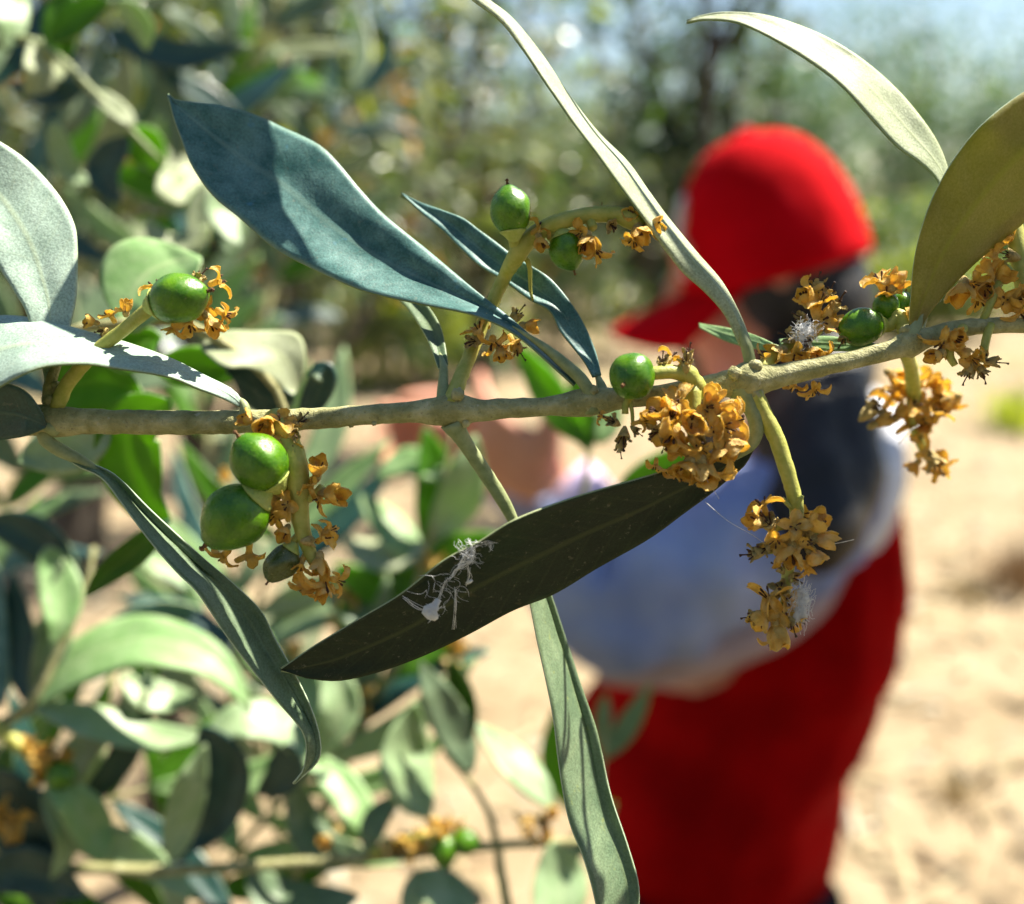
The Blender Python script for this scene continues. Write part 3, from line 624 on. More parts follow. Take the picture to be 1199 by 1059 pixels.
# cluster behind the stem, right of the cap
c = cluster(BR, [(1058, 406, 14, 11), (1062, 390, 24, 11), (1054, 372, 30, 10), (1046, 368, 34, 8)], [[(1052, 372, 30, 9), (1040, 382, 34, 8), (1026, 384, 36, 7)], [(888, 436, 14, 8), (910, 415, 34, 8), (935, 400, 44, 8), (960, 385, 46, 7)]], n=20,
            label='cluster behind the stem with a long fruit and white down')
fruit(c, 1008, 383, 30, 24, (-1, 0.12, -0.1), 1)
fruit(c, 1038, 360, 40, 17, (0.1, 1, 0), 0)
fruit(c, 1056, 356, 46, 14, (0.3, -1, 0), 0)
fill(c, [(1030, 330, 30, 19, (-0.5, -1, -.2), 'open'), (1048, 334, 30, 19, (0.8, -0.9, -.2), 'cup'), (1040, 345, 28, 15, (0, -1, -.5), 'open'), (958, 332, 40, 14, (0, -1, 0), 'husk'), (944, 352, 36, 18, (-.7, -.6, -.6), 'cup'), (960, 354, 34, 18, (0, -0.8, -.8), 'open'), (978, 358, 34, 17, (.5, -.8, -.6), 'husk'), (938, 372, 36, 14, (-1, -.2, -.4), 'husk'), (962, 376, 32, 17, (0, 0, -1), 'open'), (976, 382, 34, 16, None, 'cup'),
         (926, 395, 30, 16, (-1, -.2, -.3), 'husk'), (912, 412, 26, 18, (-1, .3, -.5), 'cup'), (932, 416, 22, 16, (0, .6, -1), 'open'), (950, 412, 24, 15, (.5, .5, -1), 'cup'), (940, 402, 20, 16, (0, 0, -1), 'husk'), (966, 418, 26, 15, (1, .4, -.6), 'open'), (895, 420, 24, 14, (-1, 0, 0), 'curl'), (954, 456, 24, 16, (.1, 1, -.3), 'curl'), (930, 452, 20, 12, (0, 1, 0), 'curl'), (1064, 372, 22, 11, (.5, -.2, -1), 'open'), (988, 396, 28, 12, None, 'husk'), (952, 340, 38, 15, None, 'open'), (970, 344, 38, 14, (.4, -.9, -.3), 'husk')], 16)
# soft cluster below the stem, right
c = cluster(BR, [(1060, 410, 30, 9), (1066, 430, 140, 9), (1070, 460, 220, 10), (1070, 490, 240, 9), (1078, 520, 250, 7), (1092, 545, 250, 5)], n=26, label='soft hanging cluster farther from the eye')
kk = (D0 + 240 * K) / F
fill(c, [(x, y, 235 + R.uniform(-20, 20), r) for x, y, r in [(1046, 440, 16), (1064, 446, 18), (1050, 458, 17), (1040, 470, 17), (1022, 480, 17), (1030, 495, 17), (1052, 486, 15), (1084, 448, 17), (1096, 468, 17), (1112, 474, 16), (1098, 486, 17), (1086, 494, 16), (1070, 474, 16), (1064, 498, 14), (1076, 512, 14), (1082, 532, 14), (1094, 540, 17), (1106, 546, 16), (1096, 556, 15), (1072, 545, 12), (1114, 466, 14), (1016, 484, 14), (1100, 450, 14)]], 16, kk=kk)
# clusters at the right edge
c = cluster(BR, [(1128, 384, 0, 6), (1116, 398, -10, 5), (1112, 415, -14, 5), (1118, 428, -14, 4)], [[(1160, 380, 0, 5), (1154, 400, -8, 5), (1150, 424, -10, 5)]], n=14, label='small husk cluster under the stem at the right edge')
fill(c, [(1116, 394, -24, 20, (0.3, 0.2, -1), 'cup'), (1104, 402, -22, 17, (-0.7, 0.8, -.6), 'curl'), (1098, 416, -20, 16, (-1, 0.6, -.2), 'cup'), (1126, 412, -22, 14, (.6, .8, -.6), 'cup'), (1138, 420, -18, 14, (.2, .6, -1), 'open'), (1150, 436, -18, 15, (0.3, 1, -.4), 'husk'), (1164, 424, -18, 13, (1, .1, -.4), 'husk'), (1134, 436, -16, 13, (-.5, 1, 0), 'husk'), (1150, 420, -20, 12, None, 'open')], 15)
c = cluster(BR, [(1208, 384, 20, 9), (1198, 330, 30, 10), (1190, 280, 40, 10), (1182, 230, 50, 8)], [[(1150, 378, 6, 5), (1158, 360, 8, 5), (1166, 340, 14, 5), (1176, 320, 26, 5)], [(1196, 330, 30, 5), (1176, 312, 26, 5)]], n=20, label='pale green stalk with orange flowers behind the brown leaf')
fill(c, [(1126, 338, 20, 21, (-.4, .9, -.5), 'cup'), (1140, 332, 20, 16, (.2, .3, -1), 'open'), (1154, 338, 16, 17, (-.3, .5, -1), 'cup'), (1172, 326, 18, 17, (.6, -.6, -.6), 'cup'), (1164, 300, 28, 15, (-.4, -.9, 0), 'open'), (1188, 352, 6, 18, (.5, -.3, -1), 'cup'), (1196, 366, 4, 18, (.5, .6, -.8), 'curl'), (1176, 352, 8, 14, (-.6, .2, -.9), 'open'), (1200, 345, 8, 17, None, 'cup'), (1172, 284, 36, 16, None, 'cup'), (1146, 352, 22, 14, (0, 1, -.3), 'open'), (1184, 300, 30, 14, None, 'husk'), (1160, 318, 24, 14, None, 'open'), (1216, 360, 10, 18, None, 'cup')], 16)

# --- webs and down resting on the branch
def strand(mb, pts, n=14, seg=5, f=1.0): gtube(mb, [(p[0], p[1], p[2], p[3] * f) for p in pts], n, seg, 0, 0.5, 2500)
def fluff(mb, u, v, z, ru, rv, n, rg, rad=0.7):
    for _ in range(n):
        a = rg.uniform(0, 6.28); rr = math.sqrt(rg.random())
        x, y = u + ru * rr * math.cos(a), v + rv * rr * math.sin(a); zz = z + rg.uniform(-6, 6)
        pts = [(x, y, zz, rad)]
        d = rg.uniform(0, 6.28)
        for _k in range(3):
            d += rg.uniform(-1.2, 1.2)
            x += math.cos(d) * ru * 0.35; y += math.sin(d) * rv * 0.35; zz += rg.uniform(-3, 3)
            pts.append((x, y, zz, rad * rg.uniform(.5, 1)))
        strand(mb, pts, 9, 4)
rg = random.Random(5); mb = MB()
zw = -60
for pts in [[(549, 632, zw, 1.4), (554, 645, zw, 2.4), (550, 658, zw + 4, 2.0), (541, 662, zw + 6, 2.4), (533, 668, zw + 8, 2.2), (529, 676, zw + 10, 1.2), (524, 678, zw + 10, .8)],
            [(575, 634, zw, 1), (566, 636, zw, 2.4), (556, 640, zw, 2.6), (548, 646, zw, 1.8), (540, 656, zw + 4, 1.6), (536, 666, zw + 8, 2.2)], [(553, 648, zw, 1.6), (554, 656, zw + 2, 1.6), (548, 660, zw + 4, 1.6)], [(548, 662, zw + 5, .9), (550, 674, zw + 12, .8), (547, 684, zw + 18, .7)],
            [(522, 680, zw + 14, .7), (516, 692, zw + 20, .7), (513, 702, zw + 24, .9)], [(570, 632, zw, 1.6), (575, 638, zw, 1.2), (574, 644, zw, .8)], [(510, 716, zw + 26, .8), (490, 712, zw + 22, .6), (474, 700, zw + 14, .6)], [(534, 690, zw + 20, .7), (534, 710, zw + 26, .6), (532, 735, zw + 40, .5)]]:
    strand(mb, pts, 30, 6, 0.42)
    for q_ in range(5): strand(mb, [(p[0] + rg.uniform(-3, 3), p[1] + rg.uniform(-3, 3), p[2] + rg.uniform(-2, 2), 0.3) for p in pts], 20, 4)
fluff(mb, 545, 652, zw - 2, 13, 12, 40, rg, 0.14)
fluff(mb, 560, 636, zw - 2, 14, 3, 26, rg, 0.2)
fluff(mb, 520, 686, zw + 12, 26, 20, 20, rg, 0.09)
for (u, v, r, s_) in [(506, 718, 8, 1.5), (512, 706, 5, 2.2)]:
    pass
strand(mb, [(514, 702, zw + 22, 3), (509, 710, zw + 20, 5), (502, 716, zw + 18, 7), (508, 722, zw + 18, 6), (511, 726, zw + 18, 2)], 16, 10)
fluff(mb, 507, 716, zw + 14, 8, 8, 30, rg, 0.4)
strand(mb, [(547, 683, zw + 16, 2), (551, 681, zw + 14, 2.4), (553, 679, zw + 14, 1)], 8, 7)
o = mb.build('cobweb', [M['web']], None, G(545, 650, zw)); tag(o, 'torn white cobweb with a downy tuft stuck on the dark leaf', 'cobweb')
def down(name, u, v, z, ru, rv, label, n, kz=1.0):
    rg = random.Random(int(u)); mb = MB(); c = G(u, v, z)
    for b_ in range(7):
        ox, oy = rg.uniform(-.45, .45) * ru, rg.uniform(-.6, .6) * rv; rr = rg.uniform(.3, .5) * min(ru, rv); vs = []
        for i in range(9):
            for k in range(12):
                th, ph = math.pi * i / 8, 2 * math.pi * k / 12
                d = Vector((math.sin(th) * math.cos(ph), math.sin(th) * math.sin(ph), math.cos(th)))
                q = (RT * (d.x * rr * .8) + UP * (d.z * rr * 1.3) + FW * (d.y * rr * 0.7)) * (1 + 0.7 * noise.noise(d * 2.3 + Vector((u, b_, 0))) + 0.4 * noise.noise(d * 6))
                vs.append(G(u + ox, v + oy, z) + q * K)
        mb.add(vs, [(i * 12 + k, i * 12 + (k + 1) % 12, (i + 1) * 12 + (k + 1) % 12, (i + 1) * 12 + k) for i in range(8) for k in range(12)], 0)
    fluff(mb, u, v, z - ru * 0.4, ru * .8, rv * .85, n, rg, 0.2)
    o = mb.build(name, [M['web']], None, c); tag(o, label, 'plant down')
down('down_tuft', 938, 706, -22, 13, 24, 'white downy tuft on the dangling cluster by the red tunic', 160)
down('down_tuft', 944, 390, 22, 16, 14, 'white downy tuft in the flowers behind the stem below the cap', 160)
for pts, lb in [([(826, 560, -50, .45), (834, 572, -48, .4), (842, 584, -46, .35)], 'short silk thread under the dense orange cluster'), ([(900, 640, -20, .4), (880, 626, -20, .4), (852, 610, -22, .35), (826, 588, -30, .35)], 'slanting silk thread left of the dangling cluster'), ([(966, 638, -22, .5), (982, 636, -20, .4), (1000, 632, -18, .35)], 'short silk thread at the right of the dangling cluster'), ([(1052, 520, 200, .7), (1064, 506, 190, .7), (1076, 498, 190, .6)], 'silk thread on the soft hanging cluster')]:
    mb = MB(); strand(mb, pts, 16, 4); o = mb.build('silk_thread', [M['web']], None, G(*pts[0][:3])); tag(o, lb, 'silk thread')

# ================================================================== softer branches farther back
class At:
    """places picture units at one distance; z stands away"""
    def __init__(s, d): s.d = d; s.k = d / F
    def __call__(s, u, v, z): return P(u, v, s.d + z * s.k)
def qleaf(parent, mid, width, proj, front, back, tilt=0.5, dz=(0, 0), seed=0, crease=None, nt=22, ns=9, ripple=None):
    """a lance-shaped leaf along a middle line from base to tip"""
    m = crom([(p[0], p[1], 0) for p in mid], 24); A, B = [], []; n = len(m)
    for i, p in enumerate(m):
        t = i / (n - 1); w_ = width * 0.5 * max(0.03, math.sin(math.pi * t ** 0.85) ** 0.75)
        a = m[max(i - 1, 0)]; b = m[min(i + 1, n - 1)]
        tx, ty = b[0] - a[0], b[1] - a[1]; l = math.hypot(tx, ty) or 1
        A.append((p[0] + ty / l * w_, p[1] - tx / l * w_)); B.append((p[0] - ty / l * w_, p[1] + tx / l * w_))
    mx, my = A[n // 2][0] - B[n // 2][0], A[n // 2][1] - B[n // 2][1]
    h = width * 0.5 * tilt * (1 if mx * 0.47 - my * 0.88 > 0 else -1)
    leaf(parent, A, B, [dz[0], (dz[0] + dz[1]) / 2 + h, dz[1]], [dz[0], (dz[0] + dz[1]) / 2 - h, dz[1]], front, back,
         crease=(width * 0.12 if crease is None else crease), ripple=(width * 0.06 if ripple is None else ripple), thick=3, nt=nt, ns=ns, seed=seed, proj=proj)
def wood(parent, pts, proj, name='stem', mat='bark', n=40):
    mb = MB(); gtube(mb, pts, n, 10, 0, 0.15, 300, proj); return mb.build(name, [M[mat]], parent)

M['sage'] = leaf_mat('leaf_sage', (0.30, 0.44, 0.22), (0.43, 0.56, 0.32), (0.48, 0.58, 0.30), (0.32, 0.52, 0.08), 0.28, 0.42, 0.55, vs=0.4)
g, s_, d_, t_, m_, p_, y_, gl = M['green'], M['sage'], M['dark'], M['teal'], M['mint'], M['pale'], M['grey'], M['glauc']
# leaves just behind the focused branch at the left
p1 = At(0.232)
B1 = thing('leafy_branch', 'soft pale green branch just behind the left end of the sharp stem', 'branch', p1(-60, 420, 0))
wood(B1, [(-300, 600, 60, 10), (-60, 480, 10, 9), (60, 400, 0, 7), (130, 380, 0, 6), (230, 385, 10, 6), (330, 470, 20, 5), (300, 580, 30, 4)], p1)
leaf(B1, [(150, 388), (122, 350), (118, 312), (136, 286), (170, 279), (205, 288), (236, 302)], [(160, 390), (190, 372), (215, 350), (228, 330), (236, 306)], [0, 40, 60, 40], [0, -10, -10, 20], m_, s_, crease=10, thick=3, proj=p1, nt=26, seed=31)
leaf(B1, [(235, 402), (262, 388), (300, 388), (340, 388), (355, 400), (357, 430), (346, 460)], [(236, 410), (262, 430), (290, 432), (318, 446), (338, 462), (345, 462)], [20, 40, 60, 70], [10, -10, -20, 50], p_, t_, crease=8, thick=3, proj=p1, nt=26, seed=32)
leaf(B1, [(262, 430), (290, 430), (320, 446), (344, 464)], [(272, 440), (286, 470), (310, 490), (330, 492), (345, 468)], [10, 40], [10, 60, 60], t_, t_, thick=3, proj=p1, nt=20, seed=33)  # dark teal sheet put in for the shade under the pale leaf
qleaf(B1, [(60, 480), (100, 448), (168, 462)], 74, p1, g, m_, -0.4, (20, 50), 34)
qleaf(B1, [(200, 470), (150, 505), (165, 580), (200, 612)], 78, p1, g, m_, 0.2, (10, 60), 35)
qleaf(B1, [(196, 610), (165, 640), (122, 675), (100, 700)], 34, p1, g, t_, 0.5, (30, 60), 36)
qleaf(B1, [(180, 432), (230, 430), (290, 436)], 50, p1, g, m_, -0.3, (30, 60), 37)
qleaf(B1, [(130, 430), (170, 400), (190, 395)], 50, p1, g, m_, -0.4, (30, 60), 38)
qleaf(B1, [(130, 508), (90, 520), (20, 540)], 66, p1, s_, y_, 0.6, (30, 60), 39)
qleaf(B1, [(360, 440), (380, 440), (350, 500)], 34, p1, t_, y_, 0.6, (30, 40), 40)

# lower-left branch of broad pale leaves
p2 = At(0.325)
B2 = thing('leafy_branch', 'blurred lower left branch of long pale leaves with one small green fruit', 'branch', p2(0, 830, 0))
wood(B2, [(-320, 1100, 90, 9), (-120, 940, 30, 8), (0, 850, 5, 7), (36, 824, 0, 7), (70, 760, 10, 5), (100, 690, 20, 4), (110, 640, 30, 3)], p2)
qleaf(B2, [(35, 826), (90, 778), (160, 750), (230, 764), (270, 795), (294, 834)], 60, p2, m_, s_, 1.32, (0, -10), 41)
qleaf(B2, [(35, 826), (110, 846), (180, 862), (248, 862)], 42, p2, s_, y_, 1.50, (0, 20), 42)
qleaf(B2, [(240, 862), (290, 842), (335, 855), (358, 900)], 46, p2, s_, t_, 1.50, (20, 40), 43)
qleaf(B2, [(235, 850), (262, 900), (248, 960), (212, 1000)], 62, p2, t_, t_, -0.5, (10, 30), 44)  # dark teal puts this leaf's shade into its colour
qleaf(B2, [(340, 870), (330, 910), (300, 930)], 46, p2, t_, t_, -0.5, (20, 50), 45)
qleaf(B2, [(32, 824), (22, 750), (14, 670)], 40, p2, t_, y_, -0.5, (0, 20), 46)
qleaf(B2, [(40, 820), (64, 745), (72, 655)], 42, p2, y_, s_, 0.84, (0, 10), 47)
qleaf(B2, [(0, 830), (-12, 740), (-8, 650)], 44, p2, gl, s_, 0.2, (0, 10), 48)
qleaf(B2, [(-20, 610), (40, 630), (98, 690)], 52, p2, t_, y_, -0.3, (10, 30), 49)
qleaf(B2, [(55, 640), (72, 700), (62, 755)], 52, p2, m_, s_, 0.68, (10, -10), 50)
qleaf(B2, [(110, 768), (165, 735), (232, 712)], 54, p2, gl, s_, -0.6, (40, 60), 51)
qleaf(B2, [(140, 790), (180, 815), (230, 815)], 40, p2, s_, y_, 1.32, (40, 60), 52)
qleaf(B2, [(200, 1010), (218, 940), (240, 872)], 44, p2, s_, y_, 1.16, (-10, -30), 53)
qleaf(B2, [(118, 1010), (100, 955), (52, 910)], 54, p2, m_, s_, 1.00, (0, -20), 54)
qleaf(B2, [(-20, 900), (30, 970), (60, 1080)], 80, p2, t_, t_, -0.3, (10, 30), 55)
qleaf(B2, [(-20, 1040), (30, 1020), (100, 1050)], 60, p2, t_, gl, 0.0, (10, 20), 56)
qleaf(B2, [(50, 925), (78, 985), (60, 1030)], 30, p2, s_, y_, 1.16, (0, 0), 57)
qleaf(B2, [(385, 775), (398, 830), (372, 890)], 48, p2, s_, m_, 1.16, (60, 60), 58)
qleaf(B2, [(330, 800), (300, 760), (270, 690)], 44, p2, m_, y_, 0.84, (80, 60), 59)
qleaf(B2, [(440, 985), (400, 920), (350, 880)], 44, p2, m_, s_, 1.16, (60, 80), 60)
qleaf(B2, [(430, 1000), (370, 990), (340, 905)], 48, p2, y_, s_, 1.00, (70, 80), 61)
c = cluster(B2, [(-30, 830, -4, 8), (10, 862, -8, 8), (40, 888, -10, 7), (66, 905, -10, 6)], proj=p2, n=14, label='yellow stalk with one small green fruit')
fruit(c, 72, 908, -14, 17, (0.9, 0.3, -0.3), 0, proj=p2)
fill(c, [(40, 880, -16, 13), (52, 876, -16, 13), (60, 884, -14, 12), (66, 890, -12, 12), (42, 914, -16, 14), (74, 884, -8, 11), (30, 872, -12, 12), (0, 960, 0, 16), (14, 972, 0, 16), (24, 962, 0, 14), (50, 900, -16, 11), (4, 944, 0, 14)], 12, p2)

# twig along the bottom
p3 = At(0.335)
B3 = thing('leafy_branch', 'thin blurred twig along the bottom with a yellow flower cluster and green fruits', 'branch', p3(30, 1018, 0))
wood(B3, [(-250, 1060, 40, 8), (40, 1020, 0, 7), (180, 1020, 0, 7), (300, 1014, 0, 6.5), (430, 1004, 0, 6.5), (540, 994, 0, 6), (610, 988, 0, 5), (690, 985, 10, 4)], p3)
wood(B3, [(520, 880, 10, 3), (548, 912, 0, 3.5), (572, 952, 0, 4), (582, 990, 0, 5), (588, 1030, 0, 6), (600, 1090, 0, 7)], p3)
qleaf(B3, [(500, 958), (476, 900), (486, 822)], 62, p3, s_, m_, 1.10, (0, 10), 62)
qleaf(B3, [(552, 905), (534, 860), (492, 775)], 46, p3, y_, d_, 0.92, (0, -20), 63)
qleaf(B3, [(548, 870), (540, 820), (528, 770)], 34, p3, g, d_, -0.4, (10, 10), 64)
qleaf(B3, [(648, 945), (610, 900), (556, 846)], 40, p3, s_, y_, 1.64, (10, 20), 65)
qleaf(B3, [(650, 985), (656, 1040), (640, 1110)], 64, p3, s_, m_, 0.92, (0, -20), 66)
qleaf(B3, [(290, 1020), (340, 1060), (420, 1050)], 60, p3, y_, s_, 1.28, (0, -20), 67)
qleaf(B3, [(560, 1060), (500, 1040), (470, 1070)], 50, p3, s_, y_, 1.28, (0, -20), 68)
qleaf(B3, [(430, 1000), (440, 960), (470, 930)], 30, p3, y_, s_, 0.74, (0, 10), 69)
c = cluster(B3, [(435, 1000, -6, 6), (470, 985, -10, 7), (510, 978, -10, 7), (550, 985, -10, 5)], proj=p3, n=14, label='yellow cluster with two bright green fruits')
fruit(c, 545, 986, -14, 16, (1, -0.1, -0.2), 0, proj=p3); fruit(c, 520, 996, -16, 17, (0, 1, -0.3), 1, proj=p3)
fill(c, [(452, 990, -14, 14), (470, 982, -14, 14), (466, 1000, -14, 14), (488, 984, -16, 14), (510, 966, -14, 14), (520, 972, -14, 13), (500, 996, -12, 13), (484, 998, -14, 12), (534, 968, -12, 11), (620, 975, 0, 15), (634, 962, 0, 16), (646, 950, 0, 14), (640, 980, 0, 14), (610, 960, 0, 13), (380, 985, 10, 14), (396, 970, 10, 14)], 13, p3)

# spray behind the middle, reaching to the person's hand
p4 = At(0.40)
B4 = thing('leafy_branch', 'blurred green spray behind the sharp stem in front of the hands', 'branch', p4(470, 760, 0))
wood(B4, [(300, 1150, 0, 8), (400, 900, 0, 7), (470, 760, 0, 6), (495, 660, 0, 5), (515, 580, 0, 4), (530, 500, 0, 3)], p4)
for i, (mid, wd, mt, bk, tl) in enumerate([
    ([(500, 640), (512, 570), (498, 500)], 50, g, m_, 0.66), ([(505, 630), (540, 580), (556, 510)], 52, s_, m_, 1.02), ([(495, 660), (460, 620), (420, 580)], 40, m_, y_, 1.20),
    ([(490, 680), (530, 650), (580, 625)], 46, g, m_, 0.48), ([(475, 740), (510, 700), (560, 690)], 50, m_, g, 1.20), ([(470, 760), (430, 720), (380, 700)], 52, y_, m_, 1.20),
    ([(465, 770), (475, 710), (470, 640)], 50, g, y_, 0.30), ([(440, 830), (420, 770), (400, 700)], 44, g, m_, 0.48), ([(450, 800), (500, 760), (540, 760)], 40, g, y_, 0.48), ([(520, 560), (480, 540), (440, 560)], 34, m_, s_, 1.20), ([(400, 900), (360, 850), (330, 790)], 50, y_, m_, 1.02),
    ([(500, 640), (440, 650), (400, 630)], 40, p_, m_, 1.56), ([(485, 700), (440, 690), (390, 660)], 40, g, m_, 0.30)]):
    qleaf(B4, mid, wd, p4, mt, bk, tl, (0, R.uniform(-30, 30)), 80 + i, nt=16, ns=7)
c = cluster(B4, [(450, 800, -6, 5), (420, 770, -10, 5), (402, 730, -10, 4)], proj=p4, n=10, label='golden flower cluster on the middle spray')
fill(c, [(404, 720, -10, 18), (398, 740, -10, 17), (412, 745, -10, 16), (405, 700, -8, 16), (424, 830, -10, 17), (428, 815, -10, 17), (534, 765, -10, 18), (528, 780, -10, 18), (536, 748, -10, 15), (505, 655, -10, 15), (345, 765, 0, 16), (352, 780, 0, 15), (262, 560, 10, 12)], 14, p4)
p5 = At(0.36)
B5 = thing('leafy_branch', 'bright green blades on a thin stem between the big blue leaf and the dark leaf', 'branch', p5(760, 640, 0))
wood(B5, [(730, 1200, 40, 6), (712, 1000, 30, 5), (690, 900, 20, 5), (660, 780, 10, 4), (640, 680, 5, 4), (680, 590, 0, 4), (692, 520, 0, 3)], p5)
qleaf(B5, [(686, 520), (655, 480), (630, 440), (604, 402)], 42, p5, g, g, 0.1, (0, 0), 100, nt=18)
qleaf(B5, [(690, 530), (680, 480), (672, 430)], 34, p5, g, m_, 0.0, (0, 10), 101, nt=18)
qleaf(B5, [(725, 570), (770, 555), (820, 520)], 46, p5, g, m_, 0.1, (0, 0), 102, nt=18)
qleaf(B5, [(700, 520), (714, 490), (720, 450)], 30, p5, m_, s_, 0.5, (0, 10), 103, nt=18)
qleaf(B5, [(730, 580), (690, 610), (650, 620)], 38, p5, g, m_, 0.0, (0, 10), 104, nt=18)
p6 = At(0.5)
B6 = thing('leafy_branch', 'small blurred green shoot in front of the red tunic', 'branch', p6(690, 930, 0))
wood(B6, [(700, 1300, 0, 5), (715, 1080, 0, 4), (700, 960, 0, 4), (706, 880, 0, 3), (710, 840, 0, 2)], p6)
qleaf(B6, [(706, 890), (735, 850), (762, 802)], 26, p6, y_, g, 0.2, (0, 0), 110, nt=14, ns=7)
qleaf(B6, [(706, 880), (706, 845), (710, 812)], 22, p6, y_, g, 0.2, (0, 0), 111, nt=14, ns=7)
qleaf(B6, [(668, 950), (650, 890), (650, 830)], 36, p6, g, g, 0.1, (0, 0), 112, nt=14, ns=7)
qleaf(B6, [(650, 1010), (690, 980), (720, 940)], 30, p6, y_, g, 0.4, (0, 0), 113, nt=14, ns=7)
# sprays at the upper left, nearer than the bush
p7 = At(0.34)
B7 = thing('leafy_branch', 'blurred upper left spray of pale and yellow green leaves on an arching stem', 'branch', p7(-40, 60, 0))
wood(B7, [(-260, 420, 0, 8), (-100, 150, 0, 7), (0, 50, 0, 5), (60, 62, 0, 5), (105, 104, 0, 5), (145, 145, 0, 4), (190, 190, 10, 3)], p7, mat='petiole')
for i, (mid, wd, mt, bk, tl) in enumerate([
    ([(40, 45), (52, 80), (30, 112)], 50, p_, s_, 1.28), ([(0, -30), (14, 20), (6, 60)], 44, s_, m_, 1.10), ([(60, 50), (90, 20), (130, 0)], 40, g, y_, 0.0), ([(80, 70), (70, 30), (80, -20)], 44, g, y_, 0.0),
    ([(100, 100), (60, 110), (10, 100)], 34, t_, gl, -0.3), ([(150, 150), (180, 185), (175, 200)], 46, g, m_, 0.1), ([(105, 105), (150, 140), (140, 152)], 24, p_, y_, 0.92), ([(235, 300), (232, 250), (240, 210)], 30, p_, g, 0.56), ([(190, 200), (205, 220), (214, 240)], 44, p_, s_, 1.28),
    ([(150, 160), (120, 200), (140, 240)], 40, t_, gl, -0.2), ([(170, 260), (200, 290), (240, 265)], 30, p_, m_, 1.46), ([(60, 140), (80, 200), (110, 215)], 30, s_, y_, 1.28), ([(140, 0), (165, 30), (172, 60)], 30, s_, m_, 1.10), ([(300, 200), (260, 240), (280, 290)], 40, s_, gl, 1.10), ([(270, 300), (268, 260), (256, 230)], 34, y_, g, 0.74)]):
    qleaf(B7, mid, wd, p7, mt, bk, tl, (0, R.uniform(-20, 40)), 120 + i, nt=16, ns=7)

# scattered leaves of the same shrub between the sharp branch and the sand
def spray(label, d, u0, v0, ang, L, n, wd, seed, pal, group=None):
    """a twig with paired leaves, standing at distance d"""
    rg = random.Random(seed); p = At(d); T = thing('leafy_branch', label, 'branch', p(u0, v0, 0), group)
    pts = []; a = math.radians(ang); x, y, z = u0, v0, 0.0
    for i in range(7):
        pts.append((x, y, z, 6 - 0.7 * i)); a += rg.uniform(-.18, .18); x += math.cos(a) * L / 6; y -= math.sin(a) * L / 6; z += rg.uniform(-20, 20)
    wood(T, pts, p, n=30); q = crom(pts, n + 2)
    for i in range(1, n + 2):
        for sd in (1, -1):
            b = a + sd * rg.uniform(.5, 1.2) if i < n + 1 else a + sd * .3
            l = wd * rg.uniform(3.4, 5.2); bx, by = q[i][0], q[i][1]; bend = rg.uniform(-.5, .5)
            m1 = (bx + math.cos(b) * l * .5, by - math.sin(b) * l * .5); m2 = (m1[0] + math.cos(b + bend) * l * .5, m1[1] - math.sin(b + bend) * l * .5)
            mt = M[rg.choices(pal[0], pal[1])[0]]
            qleaf(T, [(bx, by), m1, m2], wd * rg.uniform(.6, 1.05), p, mt, M[rg.choice(('silver', 'grey', 'mint'))], rg.uniform(-.2, 1.8), (q[i][2], q[i][2] + rg.uniform(-60, 60)), rg.randint(0, 999), nt=12, ns=7)
LOW = (('grey', 'sage', 'mint', 'teal', 'green', 'pale', 'glauc'), (20, 10, 28, 14, 16, 12, 4))
UPP = (('grey', 'sage', 'pale', 'teal', 'green', 'glauc'), (22, 8, 26, 24, 18, 2))
for args in [('blurred leafy twig behind the two plump fruits', .42, 240, 900, 75, 330, 6, 40, 1, LOW), ('blurred twig low at the left edge behind the long pale leaves', .36, 60, 1080, 100, 420, 7, 44, 2, LOW), ('blurred twig rising from the bottom edge left of the thin bottom twig', .40, 190, 1130, 62, 360, 6, 42, 3, LOW),
             ('blurred twig behind the hanging lower left leaf', .50, 330, 980, 110, 330, 6, 34, 4, LOW), ('blurred twig at the left edge behind the dark leaf stub', .46, -60, 720, 55, 330, 6, 38, 5, LOW), ('blurred twig at the far lower left corner', .34, -60, 1040, 30, 260, 5, 48, 6, LOW),
             ('blurred twig above the two pale leaves at the left edge', .55, -80, 330, 40, 330, 6, 36, 7, UPP), ('blurred twig left of the big blue leaf tip', .62, 40, 380, 62, 330, 6, 30, 8, UPP), ('blurred twig behind the big blue leaf', .75, 300, 420, 80, 330, 6, 26, 9, UPP), ('blurred twig at the top edge above the big blue leaf', .70, 210, 190, 50, 260, 6, 30, 10, UPP),
             ('blurred twig hanging from the top left corner', .50, -40, -60, -35, 260, 6, 36, 11, UPP), ('blurred twig behind the left fruit', .60, 250, 560, 100, 260, 5, 30, 12, LOW)]:
    spray(*args)

# ================================================================== the person
def fabric(name, c1, c2, scale=9, rough=0.9, weave=900, fold=16, **kw):
    b = NB(name)
    col = b.mix(b.ramp(b.noise(scale, 3, 0.6), [(0.35, (0,) * 3), (0.65, (1,) * 3)]), c1, c2)
    return b.done(b.bsdf(col, rough, 0.06, bump=b.math('ADD', b.noise(weave, 2, 0.6), b.math('MULTIPLY', b.noise(fold, 3, 0.6), 22.0)), strength=0.5, dist=0.0006, **kw))
M['red'] = fabric('red_cloth', (0.30, 0.0004, 0.0004), (0.44, 0.0006, 0.001), 14)
M['cap'] = fabric('cap_cloth', (0.46, 0.0004, 0.004), (0.54, 0.0008, 0.007), 18)
M['blue'] = fabric('blue_shirt', (0.19, 0.235, 0.47), (0.36, 0.40, 0.58), 8)
M['white'] = fabric('sunlit_shirt_emblem', (0.66, 0.67, 0.74), (0.72, 0.73, 0.78), 8)  # sunlit back of the blue shirt, sunlight put into the white; also emblem
